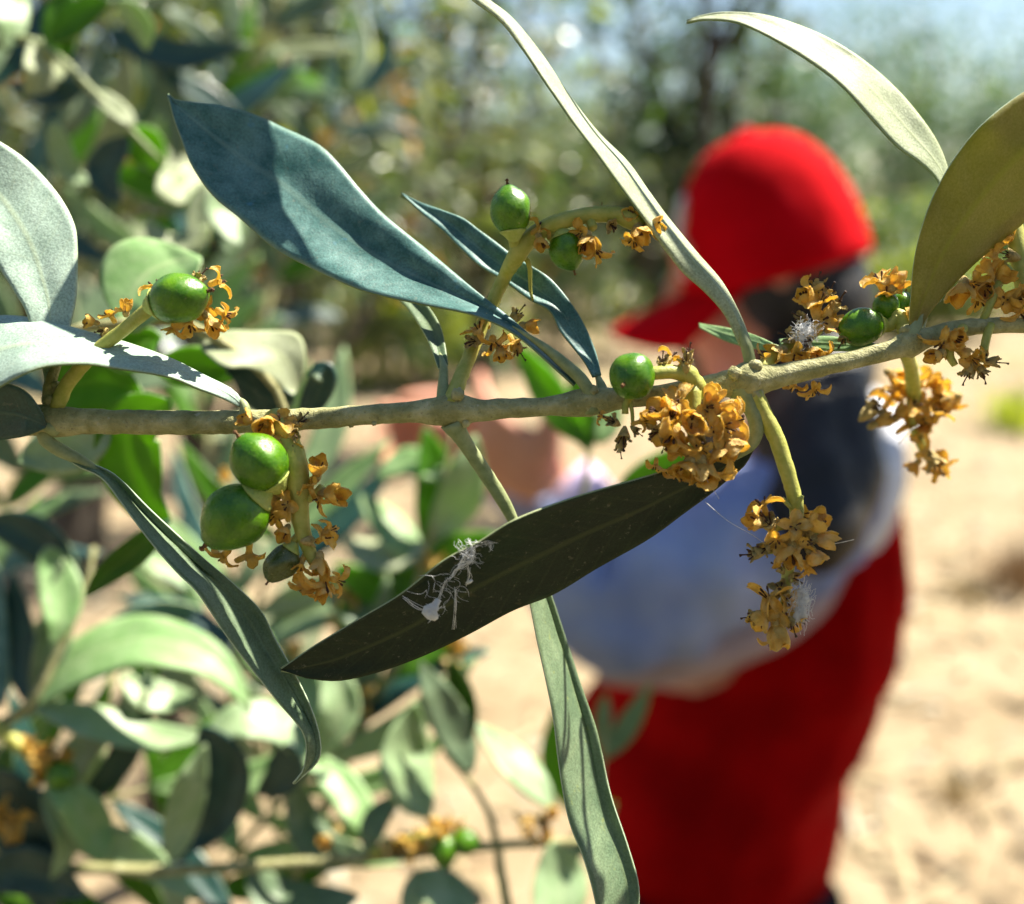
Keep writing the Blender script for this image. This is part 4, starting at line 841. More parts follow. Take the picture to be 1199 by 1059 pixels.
M['cuff'] = fabric('sunlit_cuff', (0.66, 0.52, 0.72), (0.74, 0.60, 0.78), 20)  # lilac is sunlight put into the colour of the pale blue sleeve's end
M['pink_grey'] = fabric('pink_grey_cloth', (0.40, 0.28, 0.28), (0.46, 0.33, 0.33), 20)
M['trouser'] = fabric('black_trousers', (0.012, 0.012, 0.016), (0.02, 0.02, 0.026), 9)
M['shoe'] = fabric('shoe_cloth', (0.05, 0.045, 0.04), (0.08, 0.07, 0.06), 20)
M['hair'] = plain('hair', (0.008, 0.006, 0.006), (0.02, 0.016, 0.015), 60, 0.45, 0.4, bump=0.6, dist=0.004, bscale=180)
M['skin'] = plain('skin', (0.54, 0.23, 0.14), (0.62, 0.29, 0.19), 25, 0.5, 0.35, bump=0.15, dist=0.0008, bscale=300, Subsurface_Weight=0.1, Subsurface_Scale=0.006, Subsurface_Radius=(1.0, 0.35, 0.2))
M['eye'] = plain('eye', (0.75, 0.73, 0.70), (0.8, 0.78, 0.76), 30, 0.2, 0.5)
A5 = At(1.05); KP = A5.k
def V5(u, v, z): return A5(u, v, z)
base = V5(850, 1000, 30); base.z = 0.0
PER = thing('person', 'person in a red cap and red tunic bending to pick flowers, seen from behind', 'person', base)
pel = V5(838, 1000, 30)
def foot(sgn, dx):
    return [Vector((pel.x + dx, pel.y + sgn * 0.10 + 0.02, 0.40)), Vector((pel.x + dx + 0.05, pel.y + sgn * 0.10, 0.09)), Vector((pel.x + dx - 0.12, pel.y + sgn * 0.11, 0.045))]
kl, al, tl = foot(-1, -0.02); kr, ar, tr = foot(1, 0.03)
J = [(V5(838, 990, 30), 92), (V5(850, 850, 25), 105), (V5(895, 690, 15), 116), (V5(935, 570, 10), 92), (V5(930, 480, 2), 50), (V5(908, 405, 0), 54), (V5(905, 300, 0), 84),
     (V5(945, 575, -105), 56), (V5(735, 705, -150), 42), (V5(668, 590, -135), 29), (V5(648, 562, -132), 30),
     (V5(955, 565, 125), 56), (V5(740, 640, 160), 42), (V5(590, 560, 60), 29), (V5(560, 540, 45), 30),
     (V5(838, 1045, 30) + Vector((0, -0.07, -0.02)), 76), (kl, 60), (al, 40), (tl, 36), (V5(838, 1045, 30) + Vector((0, 0.07, -0.02)), 76), (kr, 60), (ar, 40), (tr, 36)]
E = [(0, 1), (1, 2), (2, 3), (3, 4), (4, 5), (5, 6), (3, 7), (7, 8), (8, 9), (9, 10), (3, 11), (11, 12), (12, 13), (13, 14), (0, 15), (15, 16), (16, 17), (17, 18), (0, 19), (19, 20), (20, 21), (21, 22)]
sk = bpy.data.meshes.new('body_skeleton'); sk.from_pydata([tuple(j[0]) for j in J], E, [])
tmp = bpy.data.objects.new('body_tmp', sk); link(tmp)
md = tmp.modifiers.new('skin', 'SKIN'); md.use_smooth_shade = True
for i, j in enumerate(J):
    sv = sk.skin_vertices[0].data[i]; r = j[1] * KP; sv.radius = (r, r); sv.use_root = (i == 0)
ms = tmp.modifiers.new('sub', 'SUBSURF'); ms.levels = 2; ms.render_levels = 2
dg = bpy.context.evaluated_depsgraph_get(); dg.update()
sm = bpy.data.meshes.new_from_object(tmp.evaluated_get(dg))
body = MB(); body.add([v.co for v in sm.vertices], [tuple(p.vertices) for p in sm.polygons])
bpy.data.objects.remove(tmp)
def blob(mb, c, ax, rads, seg=14, mat=0):
    """ellipsoid with axes ax (three unit vectors)"""
    vs = []
    for i in range(seg + 1):
        for k in range(seg * 2):
            th, ph = math.pi * i / seg, math.pi * k / seg
            vs.append(c + ax[0] * (rads[0] * math.sin(th) * math.cos(ph)) + ax[1] * (rads[1] * math.sin(th) * math.sin(ph)) + ax[2] * (rads[2] * math.cos(th)))
    n2 = seg * 2
    mb.add(vs, [(i * n2 + k, (i + 1) * n2 + k, (i + 1) * n2 + (k + 1) % n2, i * n2 + (k + 1) % n2) for i in range(seg) for k in range(n2)], mat)
# head frame: looks left, a little away, and down
hf = Vector((-0.93, 0.24, -0.27)).normalized(); hl = Vector((0, 0, 1)).cross(hf).normalized(); hu = hf.cross(hl).normalized()
HC = V5(893, 287, 0)
def H(f, l, u): return HC + hf * f + hl * l + hu * u
AX = (hf, hl, hu)
blob(body, H(0.0, 0, 0.0), AX, (0.096, 0.076, 0.108))          # skull
blob(body, H(0.035, 0, -0.07), AX, (0.062, 0.058, 0.075))      # jaw and cheeks
blob(body, H(0.072, 0, -0.118), AX, (0.022, 0.026, 0.018))     # chin
tube(body, [H(0.088, 0, -0.002), H(0.100, 0, -0.025), H(0.114, 0, -0.046), H(0.098, 0, -0.055)], [0.010, 0.012, 0.016, 0.012], 10)   # nose
for s in (-1, 1):
    blob(body, H(0.076, s * 0.034, 0.016), AX, (0.020, 0.026, 0.008), 8)     # brow
    blob(body, H(0.062, s * 0.040, -0.045), AX, (0.024, 0.022, 0.022), 8)    # cheek
    blob(body, H(-0.008, s * 0.078, -0.028), AX, (0.018, 0.009, 0.030), 8)   # ear
blob(body, H(0.090, 0, -0.078), AX, (0.013, 0.024, 0.007), 8); blob(body, H(0.087, 0, -0.090), AX, (0.013, 0.021, 0.008), 8)  # lips
def hand(w0, pd, side, nrm, curl):
    """wrist point, palm direction, thumb side, palm normal"""
    pd = pd.normalized(); side = (side - pd * side.dot(pd)).normalized(); nrm = pd.cross(side).normalized() * (1 if nrm > 0 else -1)
    blob(body, w0 + pd * 0.045, (pd, side, nrm), (0.052, 0.040, 0.015), 10)
    for i, (off, ln) in enumerate(((0.029, 0.070), (0.010, 0.079), (-0.009, 0.073), (-0.027, 0.057))):
        p = w0 + pd * (0.084 - abs(i - 1.2) * 0.004) + side * off; a = 0.25 + 0.12 * i; pts = [w0 + pd * 0.05 + side * off * 0.9, p]; d = pd + side * (0.12 - 0.08 * i)
        for k, f in enumerate((0.45, 0.32, 0.23)):
            a += curl[i] * (0.8, 1.0, 0.7)[k]
            p = p + (d.normalized() * math.cos(a) + nrm * math.sin(a)) * ln * f; pts.append(p)
        tube(body, [Vector(q) for q in crom([tuple(x) for x in pts], 14)], [0.0095 - 0.00022 * q for q in range(13)] + [0.004], 10)
    p = w0 + pd * 0.025 + side * 0.030; pts = [w0 + pd * 0.02 + side * 0.012, p, p + (pd * 0.5 + side * 0.75 + nrm * 0.35) * 0.034, p + (pd * 0.9 + side * 0.75 + nrm * 0.75) * 0.055, p + (pd * 1.25 + side * 0.45 + nrm * 1.0) * 0.070]
    tube(body, [Vector(q) for q in crom([tuple(x) for x in pts], 12)], [0.0125 - 0.0004 * q for q in range(11)] + [0.004], 10)
hand(V5(656, 570, -132), axis3(-1, -0.62, 0.15), axis3(-0.4, -1, -0.3), 1, (0.35, 0.45, 0.55, 0.62))
hand(V5(566, 545, 45), axis3(-1, -0.38, -0.1), axis3(-0.2, -1, -0.4), -1, (0.3, 0.4, 0.5, 0.55))
bo = body.build('body', [M['skin']], None)
rm = bo.modifiers.new('r', 'REMESH'); rm.mode = 'VOXEL'; rm.voxel_size = 0.0048; rm.use_smooth_shade = True
smo = bo.modifiers.new('s', 'SMOOTH'); smo.factor = 0.5; smo.iterations = 3
dg.update(); bm_ = bpy.data.meshes.new_from_object(bo.evaluated_get(bpy.context.evaluated_depsgraph_get()))
bm_.transform(Matrix.Translation(-base)); bm_.name = 'body'
bm_.materials.clear(); bm_.materials.append(M['skin'])
bm_.polygons.foreach_set('use_smooth', [True] * len(bm_.polygons))
bpy.data.objects.remove(bo)
bo = link(bpy.data.objects.new('body', bm_)); bo.parent = PER
for s in (-1, 1):
    mb = MB(); blob(mb, H(0.076, s * 0.033, -0.006), AX, (0.012, 0.014, 0.011), 8); blob(mb, H(0.0855, s * 0.033, -0.007), AX, (0.0035, 0.006, 0.006), 8, 1)
    mb.build('eye', [M['eye'], M['hair']], PER)
def loft(name, secs, mats, n=40, seg=40, wr=0.05, fr=7.0, parent=PER, cap=True, sd=0.0, mat=0):
    """cloth rings: (u, v, z, half width, half depth) at the person"""
    q = crom(secs, n); mb = MB(); vs = []; fs = []
    for i, (u, v, z, ru, rz) in enumerate(q):
        c = V5(u, v, z)
        for k in range(seg):
            a = 2 * math.pi * k / seg
            wob = 1 + wr * noise.noise((math.cos(a) * 1.6 + sd, math.sin(a) * 1.6, i / n * fr)) + wr * 0.6 * noise.noise((math.cos(a) * 4 + sd, math.sin(a) * 4, i / n * fr * 0.5))
            vs.append(c + Vector((ru * KP * math.cos(a) * wob, rz * KP * math.sin(a) * wob, 0)))
    for i in range(n - 1):
        for k in range(seg):
            fs.append((i * seg + k, i * seg + (k + 1) % seg, (i + 1) * seg + (k + 1) % seg, (i + 1) * seg + k))
    if cap: fs += [tuple(range(seg)), tuple((n - 1) * seg + k for k in range(seg))[::-1]]
    mb.add(vs, fs, mat); o = mb.build(name, mats, parent); return o
# pale shirt over the shoulders, with the near sleeve bent toward the flowers
loft('shirt', [(948, 438, 4, 56, 60), (966, 470, 6, 74, 90), (968, 520, 8, 80, 140), (956, 575, 10, 82, 140), (940, 635, 12, 84, 125), (915, 720, 14, 96, 115)], [M['white']], 30, 40, 0.04)
def sleeve(pts, name='sleeve', mat='blue', seg=28, n=46, wr=0.24):
    q = crom(pts, n); mb = MB(); tube(mb, [V5(*p[:3]) for p in q], [p[3] * KP for p in q], seg, 0, wr, True, 24.0); return mb.build(name, [M[mat]], PER)
sleeve([(972, 556, -40, 50), (952, 586, -95, 76), (890, 632, -130, 76), (800, 676, -158, 74), (728, 706, -168, 66), (690, 700, -166, 58), (676, 655, -158, 48), (672, 612, -145, 42), (672, 590, -139, 38)])
sleeve([(985, 560, 60, 60), (950, 575, 120, 84), (860, 620, 150, 80), (760, 645, 165, 66), (690, 620, 130, 50), (620, 585, 90, 40), (588, 560, 62, 34)])
sleeve([(690, 604, -141, 40), (676, 592, -140, 42), (668, 580, -137, 41), (660, 573, -135, 38)], 'cuff', 'cuff', 24, 14, 0.05)
sleeve([(990, 650, -92, 18), (930, 712, -118, 26), (850, 752, -140, 27), (760, 780, -150, 24), (700, 778, -152, 18)], 'sleeve_band', 'pink_grey', 16, 30, 0.1)  # pinkish grey tube along the lower edge of the near sleeve
loft('tunic', [(a_, b_, c_ + 62, d_, e_ * 1.42) for a_, b_, c_, d_, e_ in [(958, 560, 14, 78, 130), (946, 600, 18, 98, 146), (932, 645, 22, 111, 152), (915, 700, 24, 128, 152), (880, 760, 26, 148, 156), (846, 820, 28, 160, 160), (822, 880, 30, 168, 162), (815, 930, 32, 160, 160), (818, 975, 34, 136, 150), (826, 1015, 36, 108, 130), (834, 1040, 36, 78, 105), (838, 1052, 36, 50, 70)]], [M['red']], 70, 72, 0.065, 9.0)
for s, (k_, a_) in ((-1, (kl, al)), (1, (kr, ar))):
    mb = MB(); hp = V5(838, 990, 30) + Vector((0, s * 0.065, 0))
    q = crom([tuple(hp) + (0.115,), tuple((hp + k_) / 2) + (0.098,), tuple(k_) + (0.080,), tuple((k_ + a_) / 2) + (0.072,), tuple(a_ + Vector((0, 0, -0.01))) + (0.066,)], 30)
    tube(mb, [p[:3] for p in q], [p[3] for p in q], 24, 0, 0.12, True, 12); mb.build('trouser_leg', [M['trouser']], PER)
    mb = MB(); q = crom([tuple(a_ + Vector((0.05, 0, -0.035))) + (0.040,), tuple(a_ + Vector((0, 0, -0.03))) + (0.050,), tuple(a_ + Vector((-0.09, s * 0.005, -0.045))) + (0.044,), tuple(a_ + Vector((-0.17, s * 0.012, -0.055))) + (0.032,)], 16)
    tube(mb, [p[:3] for p in q], [p[3] for p in q], 18); mb.build('shoe', [M['shoe']], PER)
# dark hair from under the cap down over the nape
mb = MB()
for (f, l, u, a, b_, c_) in [(-0.022, 0, -0.015, 0.072, 0.084, 0.085), (-0.050, 0.0, -0.075, 0.052, 0.076, 0.07), (-0.045, 0, -0.135, 0.046, 0.068, 0.07), (0.0, 0.07, -0.04, 0.035, 0.016, 0.05), (0.0, -0.07, -0.04, 0.035, 0.016, 0.05)]:
    blob(mb, H(f, l, u), AX, (a, b_, c_), 14)
q = crom([(935, 395, 0, 62, 0), (946, 455, -40, 60, 0), (948, 520, -120, 56, 0), (952, 590, -170, 50, 0), (958, 640, -190, 40, 0), (965, 672, -195, 12, 0)], 26)
tube(mb, [V5(*p[:3]) for p in q], [p[3] * KP for p in q], 22, 0, 0.25, True, 22)
q = crom([(955, 410, -10, 50, 0), (975, 470, -90, 46, 0), (984, 530, -140, 40, 0), (986, 590, -170, 36, 0), (985, 645, -186, 12, 0)], 26)
tube(mb, [V5(*p[:3]) for p in q], [p[3] * KP for p in q], 22, 0, 0.25, True, 22)
mb.build('hair', [M['hair']], PER)
# cap
mb = MB(); vs = []; nu_, nv_ = 48, 18
for i in range(nv_ + 1):
    e = math.pi / 2 * i / nv_
    for k in range(nu_):
        a = 2 * math.pi * k / nu_
        seam = 1 - 0.012 * max(0, 1 - abs(((k * 6 / nu_ + 0.5) % 1) - 0.5) * 9)
        rr = (math.cos(e) ** 0.8) * seam * (1 + 0.025 * noise.noise((math.cos(a) * 2, math.sin(a) * 2, e * 2)))
        vs.append(H(0.097 * rr * math.cos(a) - 0.006, 0.090 * rr * math.sin(a), -0.034 + 0.146 * math.sin(e)))
fs = [(i * nu_ + k, i * nu_ + (k + 1) % nu_, (i + 1) * nu_ + (k + 1) % nu_, (i + 1) * nu_ + k) for i in range(nv_) for k in range(nu_)]
mb.add(vs, fs); blob(mb, H(-0.006, 0, 0.114), AX, (0.009, 0.009, 0.005), 8)
capo = mb.build('cap', [M['cap']], PER)
sol = capo.modifiers.new('cloth', 'SOLIDIFY'); sol.thickness = 0.003; sol.offset = 1
mb = MB(); vs = []; na, nr = 25, 9
for side in (0, 1):
    for j in range(nr):
        for i in range(na):
            a = (i / (na - 1) - 0.5) * 2.5; t = j / (nr - 1)
            ext = 0.090 * t * (math.cos(a * 0.72) ** 0.5)
            f = 0.098 * math.cos(a) - 0.006 + ext; l = 0.090 * math.sin(a) * (1 + 0.06 * t)
            u = -0.026 - 0.022 * t - 3.6 * l * l * (0.3 + 0.7 * t) - side * 0.0035
            vs.append(H(f, l, u))
fs = []; N_ = na * nr
for j in range(nr - 1):
    for i in range(na - 1):
        q = (j * na + i, j * na + i + 1, (j + 1) * na + i + 1, (j + 1) * na + i); fs += [q, tuple(N_ + x for x in q)[::-1]]
ed = [i for i in range(na)] + [j * na + na - 1 for j in range(1, nr)] + [(nr - 1) * na + i for i in range(na - 2, -1, -1)] + [j * na for j in range(nr - 2, 0, -1)]
fs += [(b, a, N_ + a, N_ + b) for a, b in zip(ed, ed[1:] + ed[:1])]
mb.add(vs, fs); mb.build('brim', [M['cap']], capo)
mb = MB(); vs = []
for i in range(9):
    for k in range(11):
        a = (k / 10 - 0.5) * 0.62 + 0.12; e = 0.34 + 0.42 * i / 8; rr = math.cos(e) ** 0.8 * 1.045
        vs.append(H(0.0985 * rr * math.cos(a) - 0.006, 0.092 * rr * math.sin(a), -0.028 + 0.144 * math.sin(e)))
mb.add(vs, [(i * 11 + k, i * 11 + k + 1, (i + 1) * 11 + k + 1, (i + 1) * 11 + k) for i in range(8) for k in range(10)])
o = mb.build('emblem', [M['white']], capo); sol = o.modifiers.new('cloth', 'SOLIDIFY'); sol.thickness = 0.002

# ================================================================== ground and far vegetation
def ground_mat():
    b = NB('dry_ground')
    n0 = b.noise(0.35, 4, 0.6); n1 = b.noise(2.2, 5, 0.65); n2 = b.noise(14, 5, 0.7); n3 = b.noise(90, 4, 0.7)
    col = b.ramp(n1, [(0.28, (0.23, 0.17, 0.10)), (0.5, (0.30, 0.23, 0.145)), (0.72, (0.345, 0.275, 0.18))])
    col = b.mix(b.ramp(n2, [(0.32, (0.75,) * 3), (0.52, (0,) * 3)]), col, (0.18, 0.125, 0.07))
    col = b.mix(b.ramp(n0, [(0.56, (0,) * 3), (0.72, (0.7,) * 3)]), col, (0.27, 0.25, 0.10))
    col = b.mix(b.ramp(n3, [(0.55, (0,) * 3), (0.7, (0.5,) * 3)]), col, (0.46, 0.38, 0.26))
    h = b.math('ADD', b.math('MULTIPLY', n1, 2.0), b.math('ADD', n2, b.math('MULTIPLY', n3, 0.4)))
    return b.done(b.bsdf(col, 0.95, 0.15, bump=h, strength=0.45, dist=0.02))
gm = ground_mat()
mb = MB(); xs = [-400, -120, -40, -18, -9] + [-6 + 0.3 * i for i in range(41)] + [9, 18, 40, 120, 400]; ys = [-60, -10] + [-1 + 0.3 * i for i in range(50)] + [16, 20, 30, 60, 150, 500]
vs = [(x, y, 0.05 * noise.noise((x * 0.8, y * 0.8, 0)) + 0.02 * noise.noise((x * 2.5, y * 2.5, 3)) if (-7 < x < 7 and -2 < y < 14.5) else 0.0) for y in ys for x in xs]
nx = len(xs); mb.add(vs, [(j * nx + i, j * nx + i + 1, (j + 1) * nx + i + 1, (j + 1) * nx + i) for j in range(len(ys) - 1) for i in range(nx - 1)])
go = mb.build('ground', [gm], None); go['kind'] = 'structure'
go['label'] = 'dry sandy ground with scattered straw'
rg = random.Random(3); mb = MB()
for _ in range(5200):
    y = 1.2 + 11 * rg.random() ** 1.4; x = rg.uniform(-0.75, 0.75) * (y + 1.0)
    c = Vector((x, y, 0.055 * rg.random())); a = rg.uniform(0, 6.28); L = rg.uniform(0.02, 0.09); w_ = rg.uniform(0.003, 0.016)
    d = Vector((math.cos(a), math.sin(a), rg.uniform(-.2, .3))).normalized() * L; n = Vector((-math.sin(a), math.cos(a), rg.uniform(-.4, .4))) * w_
    up = Vector((0, 0, rg.uniform(0.004, 0.015)))
    mb.add([c - d, c + n, c + d, c - n, c + up], [(0, 1, 4), (1, 2, 4), (2, 3, 4), (3, 0, 4)], rg.choice((0, 0, 1, 2)))
lo = mb.build('leaf_litter', [plain('litter_straw', (0.38, 0.30, 0.16), (0.48, 0.39, 0.23), 30), plain('litter_brown', (0.20, 0.13, 0.07), (0.30, 0.20, 0.11), 30), plain('litter_grey', (0.36, 0.33, 0.25), (0.46, 0.42, 0.33), 30)], None, smooth=False)
tag(lo, 'dry straw and fallen leaves strewn over the sandy ground', 'leaf litter', kind='stuff')

def far_leaf(name, c1, c2, tc, tf, rough=0.45, spec=0.5):
    b = NB(name); col = b.mix(b.ramp(b.noise(9, 3, 0.6), [(0.35, (0,) * 3), (0.65, (1,) * 3)]), c1, c2)
    return b.done(b.transl(b.bsdf(col, rough, spec), tc, tf))
FL = [far_leaf('foliage_grey', (0.05, 0.09, 0.035), (0.09, 0.15, 0.055), (0.14, 0.28, 0.02), 0.25, 0.3),
      far_leaf('foliage_dark', (0.010, 0.028, 0.018), (0.025, 0.05, 0.03), (0.04, 0.10, 0.02), 0.2),
      far_leaf('foliage_pale', (0.30, 0.36, 0.22), (0.42, 0.47, 0.32), (0.25, 0.3, 0.1), 0.2, 0.28, 0.7),
      far_leaf('foliage_yellow', (0.17, 0.24, 0.03), (0.26, 0.30, 0.05), (0.42, 0.50, 0.03), 0.45),
      far_leaf('dry_flowers', (0.45, 0.22, 0.05), (0.60, 0.34, 0.10), (0.5, 0.28, 0.05), 0.25),
      far_leaf('foliage_far', (0.10, 0.22, 0.13), (0.16, 0.28, 0.18), (0.14, 0.28, 0.06), 0.25)]
def one_leaf(mb, c, d, side, L, w_, mat):
    n = d.cross(side).normalized()
    p = [c, c + d * L * 0.3 + side * w_ * 0.45 + n * w_ * .15, c + d * L * 0.3 - side * w_ * 0.45 + n * w_ * .15, c + d * L * 0.7 + side * w_ * 0.38 + n * w_ * .1 - Vector((0, 0, L * .04)), c + d * L * 0.7 - side * w_ * 0.38 + n * w_ * .1 - Vector((0, 0, L * .04)), c + d * L - Vector((0, 0, L * 0.12)), c + d * L * 0.35, c + d * L * 0.68 - Vector((0, 0, L * .04))]
    mb.add(p, [(0, 1, 6), (0, 6, 2), (1, 3, 7, 6), (2, 6, 7, 4), (3, 5, 7), (4, 7, 5)], mat)
def cloud(mb, c, rad, n, L, rg, weights, shell=0.35, ratio=0.28):
    for _ in range(n):
        d = Vector((rg.gauss(0, 1), rg.gauss(0, 1), rg.gauss(0, 1))).normalized(); r = (shell + (1 - shell) * rg.random()) if rg.random() < .75 else rg.random()
        p = c + Vector((d.x * rad[0], d.y * rad[1], d.z * rad[2])) * r
        o = (d + Vector((rg.gauss(0, .8), rg.gauss(0, .8), rg.gauss(0, .8)))).normalized()
        s = o.cross(Vector((rg.gauss(0, 1), rg.gauss(0, 1), rg.gauss(0, 1)))).normalized()
        l = L * rg.uniform(.6, 1.3); one_leaf(mb, p, o, s, l, l * ratio * rg.uniform(.7, 1.3), rg.choices(range(6), weights)[0])
TB = plain('tree_bark', (0.05, 0.042, 0.035), (0.12, 0.10, 0.08), 18, 0.9, 0.15, bump=0.8, dist=0.02, bscale=40)
def tree(name, label, cat, foot_, clumps, trunk_r, L, weights, sd, group=None, lean=0.0, limbs=True, ratio=0.28):
    """clumps: (centre, radii, leaf count); one trunk with a limb to every clump"""
    rg = random.Random(sd); T = thing(name, label, cat, foot_, group)
    top = sum((c for c, _, _ in clumps), Vector()) / len(clumps)
    mb = MB(); mid = foot_.lerp(top, 0.5) + Vector((lean, rg.uniform(-.1, .1), 0))
    q = crom([tuple(foot_) + (trunk_r * 1.35,), tuple(foot_.lerp(mid, .5)) + (trunk_r * 1.05,), tuple(mid) + (trunk_r * .85,), tuple(mid.lerp(top, .6)) + (trunk_r * .5,), tuple(top) + (trunk_r * .22,)], 24)
    tube(mb, [p[:3] for p in q], [p[3] for p in q], 12, 0, 0.2, True, 6 / max(.02, trunk_r) * .05 + 3)
    if limbs:
        for i, (c, rad, n) in enumerate(clumps):
            a = Vector(q[8 + (i * 5) % 12][:3]); b_ = a.lerp(c, .5) + Vector((rg.uniform(-.1, .1), rg.uniform(-.1, .1), rg.uniform(-.05, .15))) * (a - c).length
            e = crom([tuple(a) + (trunk_r * .5,), tuple(b_) + (trunk_r * .33,), tuple(c) + (trunk_r * .14,)], 14); tube(mb, [p[:3] for p in e], [p[3] for p in e], 8, 0, 0.2, True, 5)
            for _ in range(3):
                dd = Vector((rg.uniform(-1, 1) * rad[0], rg.uniform(-1, 1) * rad[1], rg.uniform(-1, 1) * rad[2])) * .8
                tube(mb, [b_, b_.lerp(c + dd, .6), c + dd], [trunk_r * .22, trunk_r * .13, trunk_r * .05], 6)
    mb.build('trunk', [TB], T)
    mb = MB()
    for c, rad, n in clumps: cloud(mb, c, rad, n, L, rg, weights, ratio=ratio)
    mb.build('crown', FL, T, smooth=False)
    return T
def ft(u, d): 
    p = P(u, 529, d); return Vector((p.x, d * math.cos(TH), 0))
def at_(u, v, d): return P(u, v, d)
# dense bush, upper left; clumps above the frame added to shade its inside
tree('bush', 'dense dark bush filling the upper left behind the pale leaves', 'bush', ft(120, 1.9), [(at_(u, v, d), (r, r, r * .9), n) for u, v, d, r, n in
     [(60, 60, 1.5, .36, 260), (230, 30, 1.6, .36, 260), (380, 60, 1.8, .34, 220), (120, 220, 1.7, .36, 260), (300, 190, 1.9, .34, 240), (420, 200, 2.1, .3, 150), (40, 360, 1.7, .3, 160), (200, 330, 2.0, .28, 130), (-120, 150, 1.5, .4, 250), (60, -180, 1.5, .4, 200), (330, -120, 1.8, .36, 160), (420, -160, 2.2, .5, 420), (620, -260, 2.4, .5, 380), (250, -260, 2.1, .5, 380), (520, -420, 2.3, .6, 420), (760, -420, 2.6, .6, 360)]],
     0.03, 0.075, (24, 38, 22, 12, 4, 0), 1)
tree('tree', 'large dark tree behind the bush at the upper left', 'tree', ft(60, 3.8), [(at_(u, v, d), (r, r * .8, r), n) for u, v, d, r, n in
     [(0, 100, 3.6, .75, 420), (220, 80, 3.8, .75, 480), (400, 120, 4.0, .62, 380), (120, -120, 3.8, .9, 420), (380, -80, 4.0, .7, 300), (100, 300, 3.8, .5, 240), (330, 270, 4.2, .42, 180), (-260, 100, 3.6, .9, 300)]],
     0.09, 0.13, (20, 52, 14, 10, 2, 2), 2)
tree('tree', 'slim grey leaved tree with sky showing through, above the middle of the stem', 'tree', ft(560, 5.6), [(at_(u, v, d), (r, r * .8, r), n) for u, v, d, r, n in
     [(480, 150, 5.2, .5, 320), (590, 190, 5.4, .5, 330), (520, 20, 5.4, .5, 210), (650, 130, 5.8, .45, 260), (650, 10, 5.8, .42, 130), (560, 290, 5.6, .4, 240), (470, 270, 5.4, .4, 240), (690, 230, 5.8, .4, 200), (560, -120, 5.5, .6, 200)]],
     0.05, 0.14, (22, 12, 32, 20, 2, 12), 3)
tree('tree', 'dark trunked tree rising behind the red cap', 'tree', ft(845, 4.3), [(at_(u, v, d), (r, r * .8, r), n) for u, v, d, r, n in
     [(745, 200, 4.3, .32, 260), (800, 300, 4.4, .32, 240), (790, 130, 4.4, .30, 200), (870, 60, 4.3, .28, 190), (740, 40, 4.6, .28, 120), (840, 200, 4.4, .3, 220), (830, -90, 4.3, .5, 200), (730, 310, 4.6, .26, 120)]],
     0.085, 0.12, (30, 55, 8, 4, 0, 3), 4, lean=0.02)
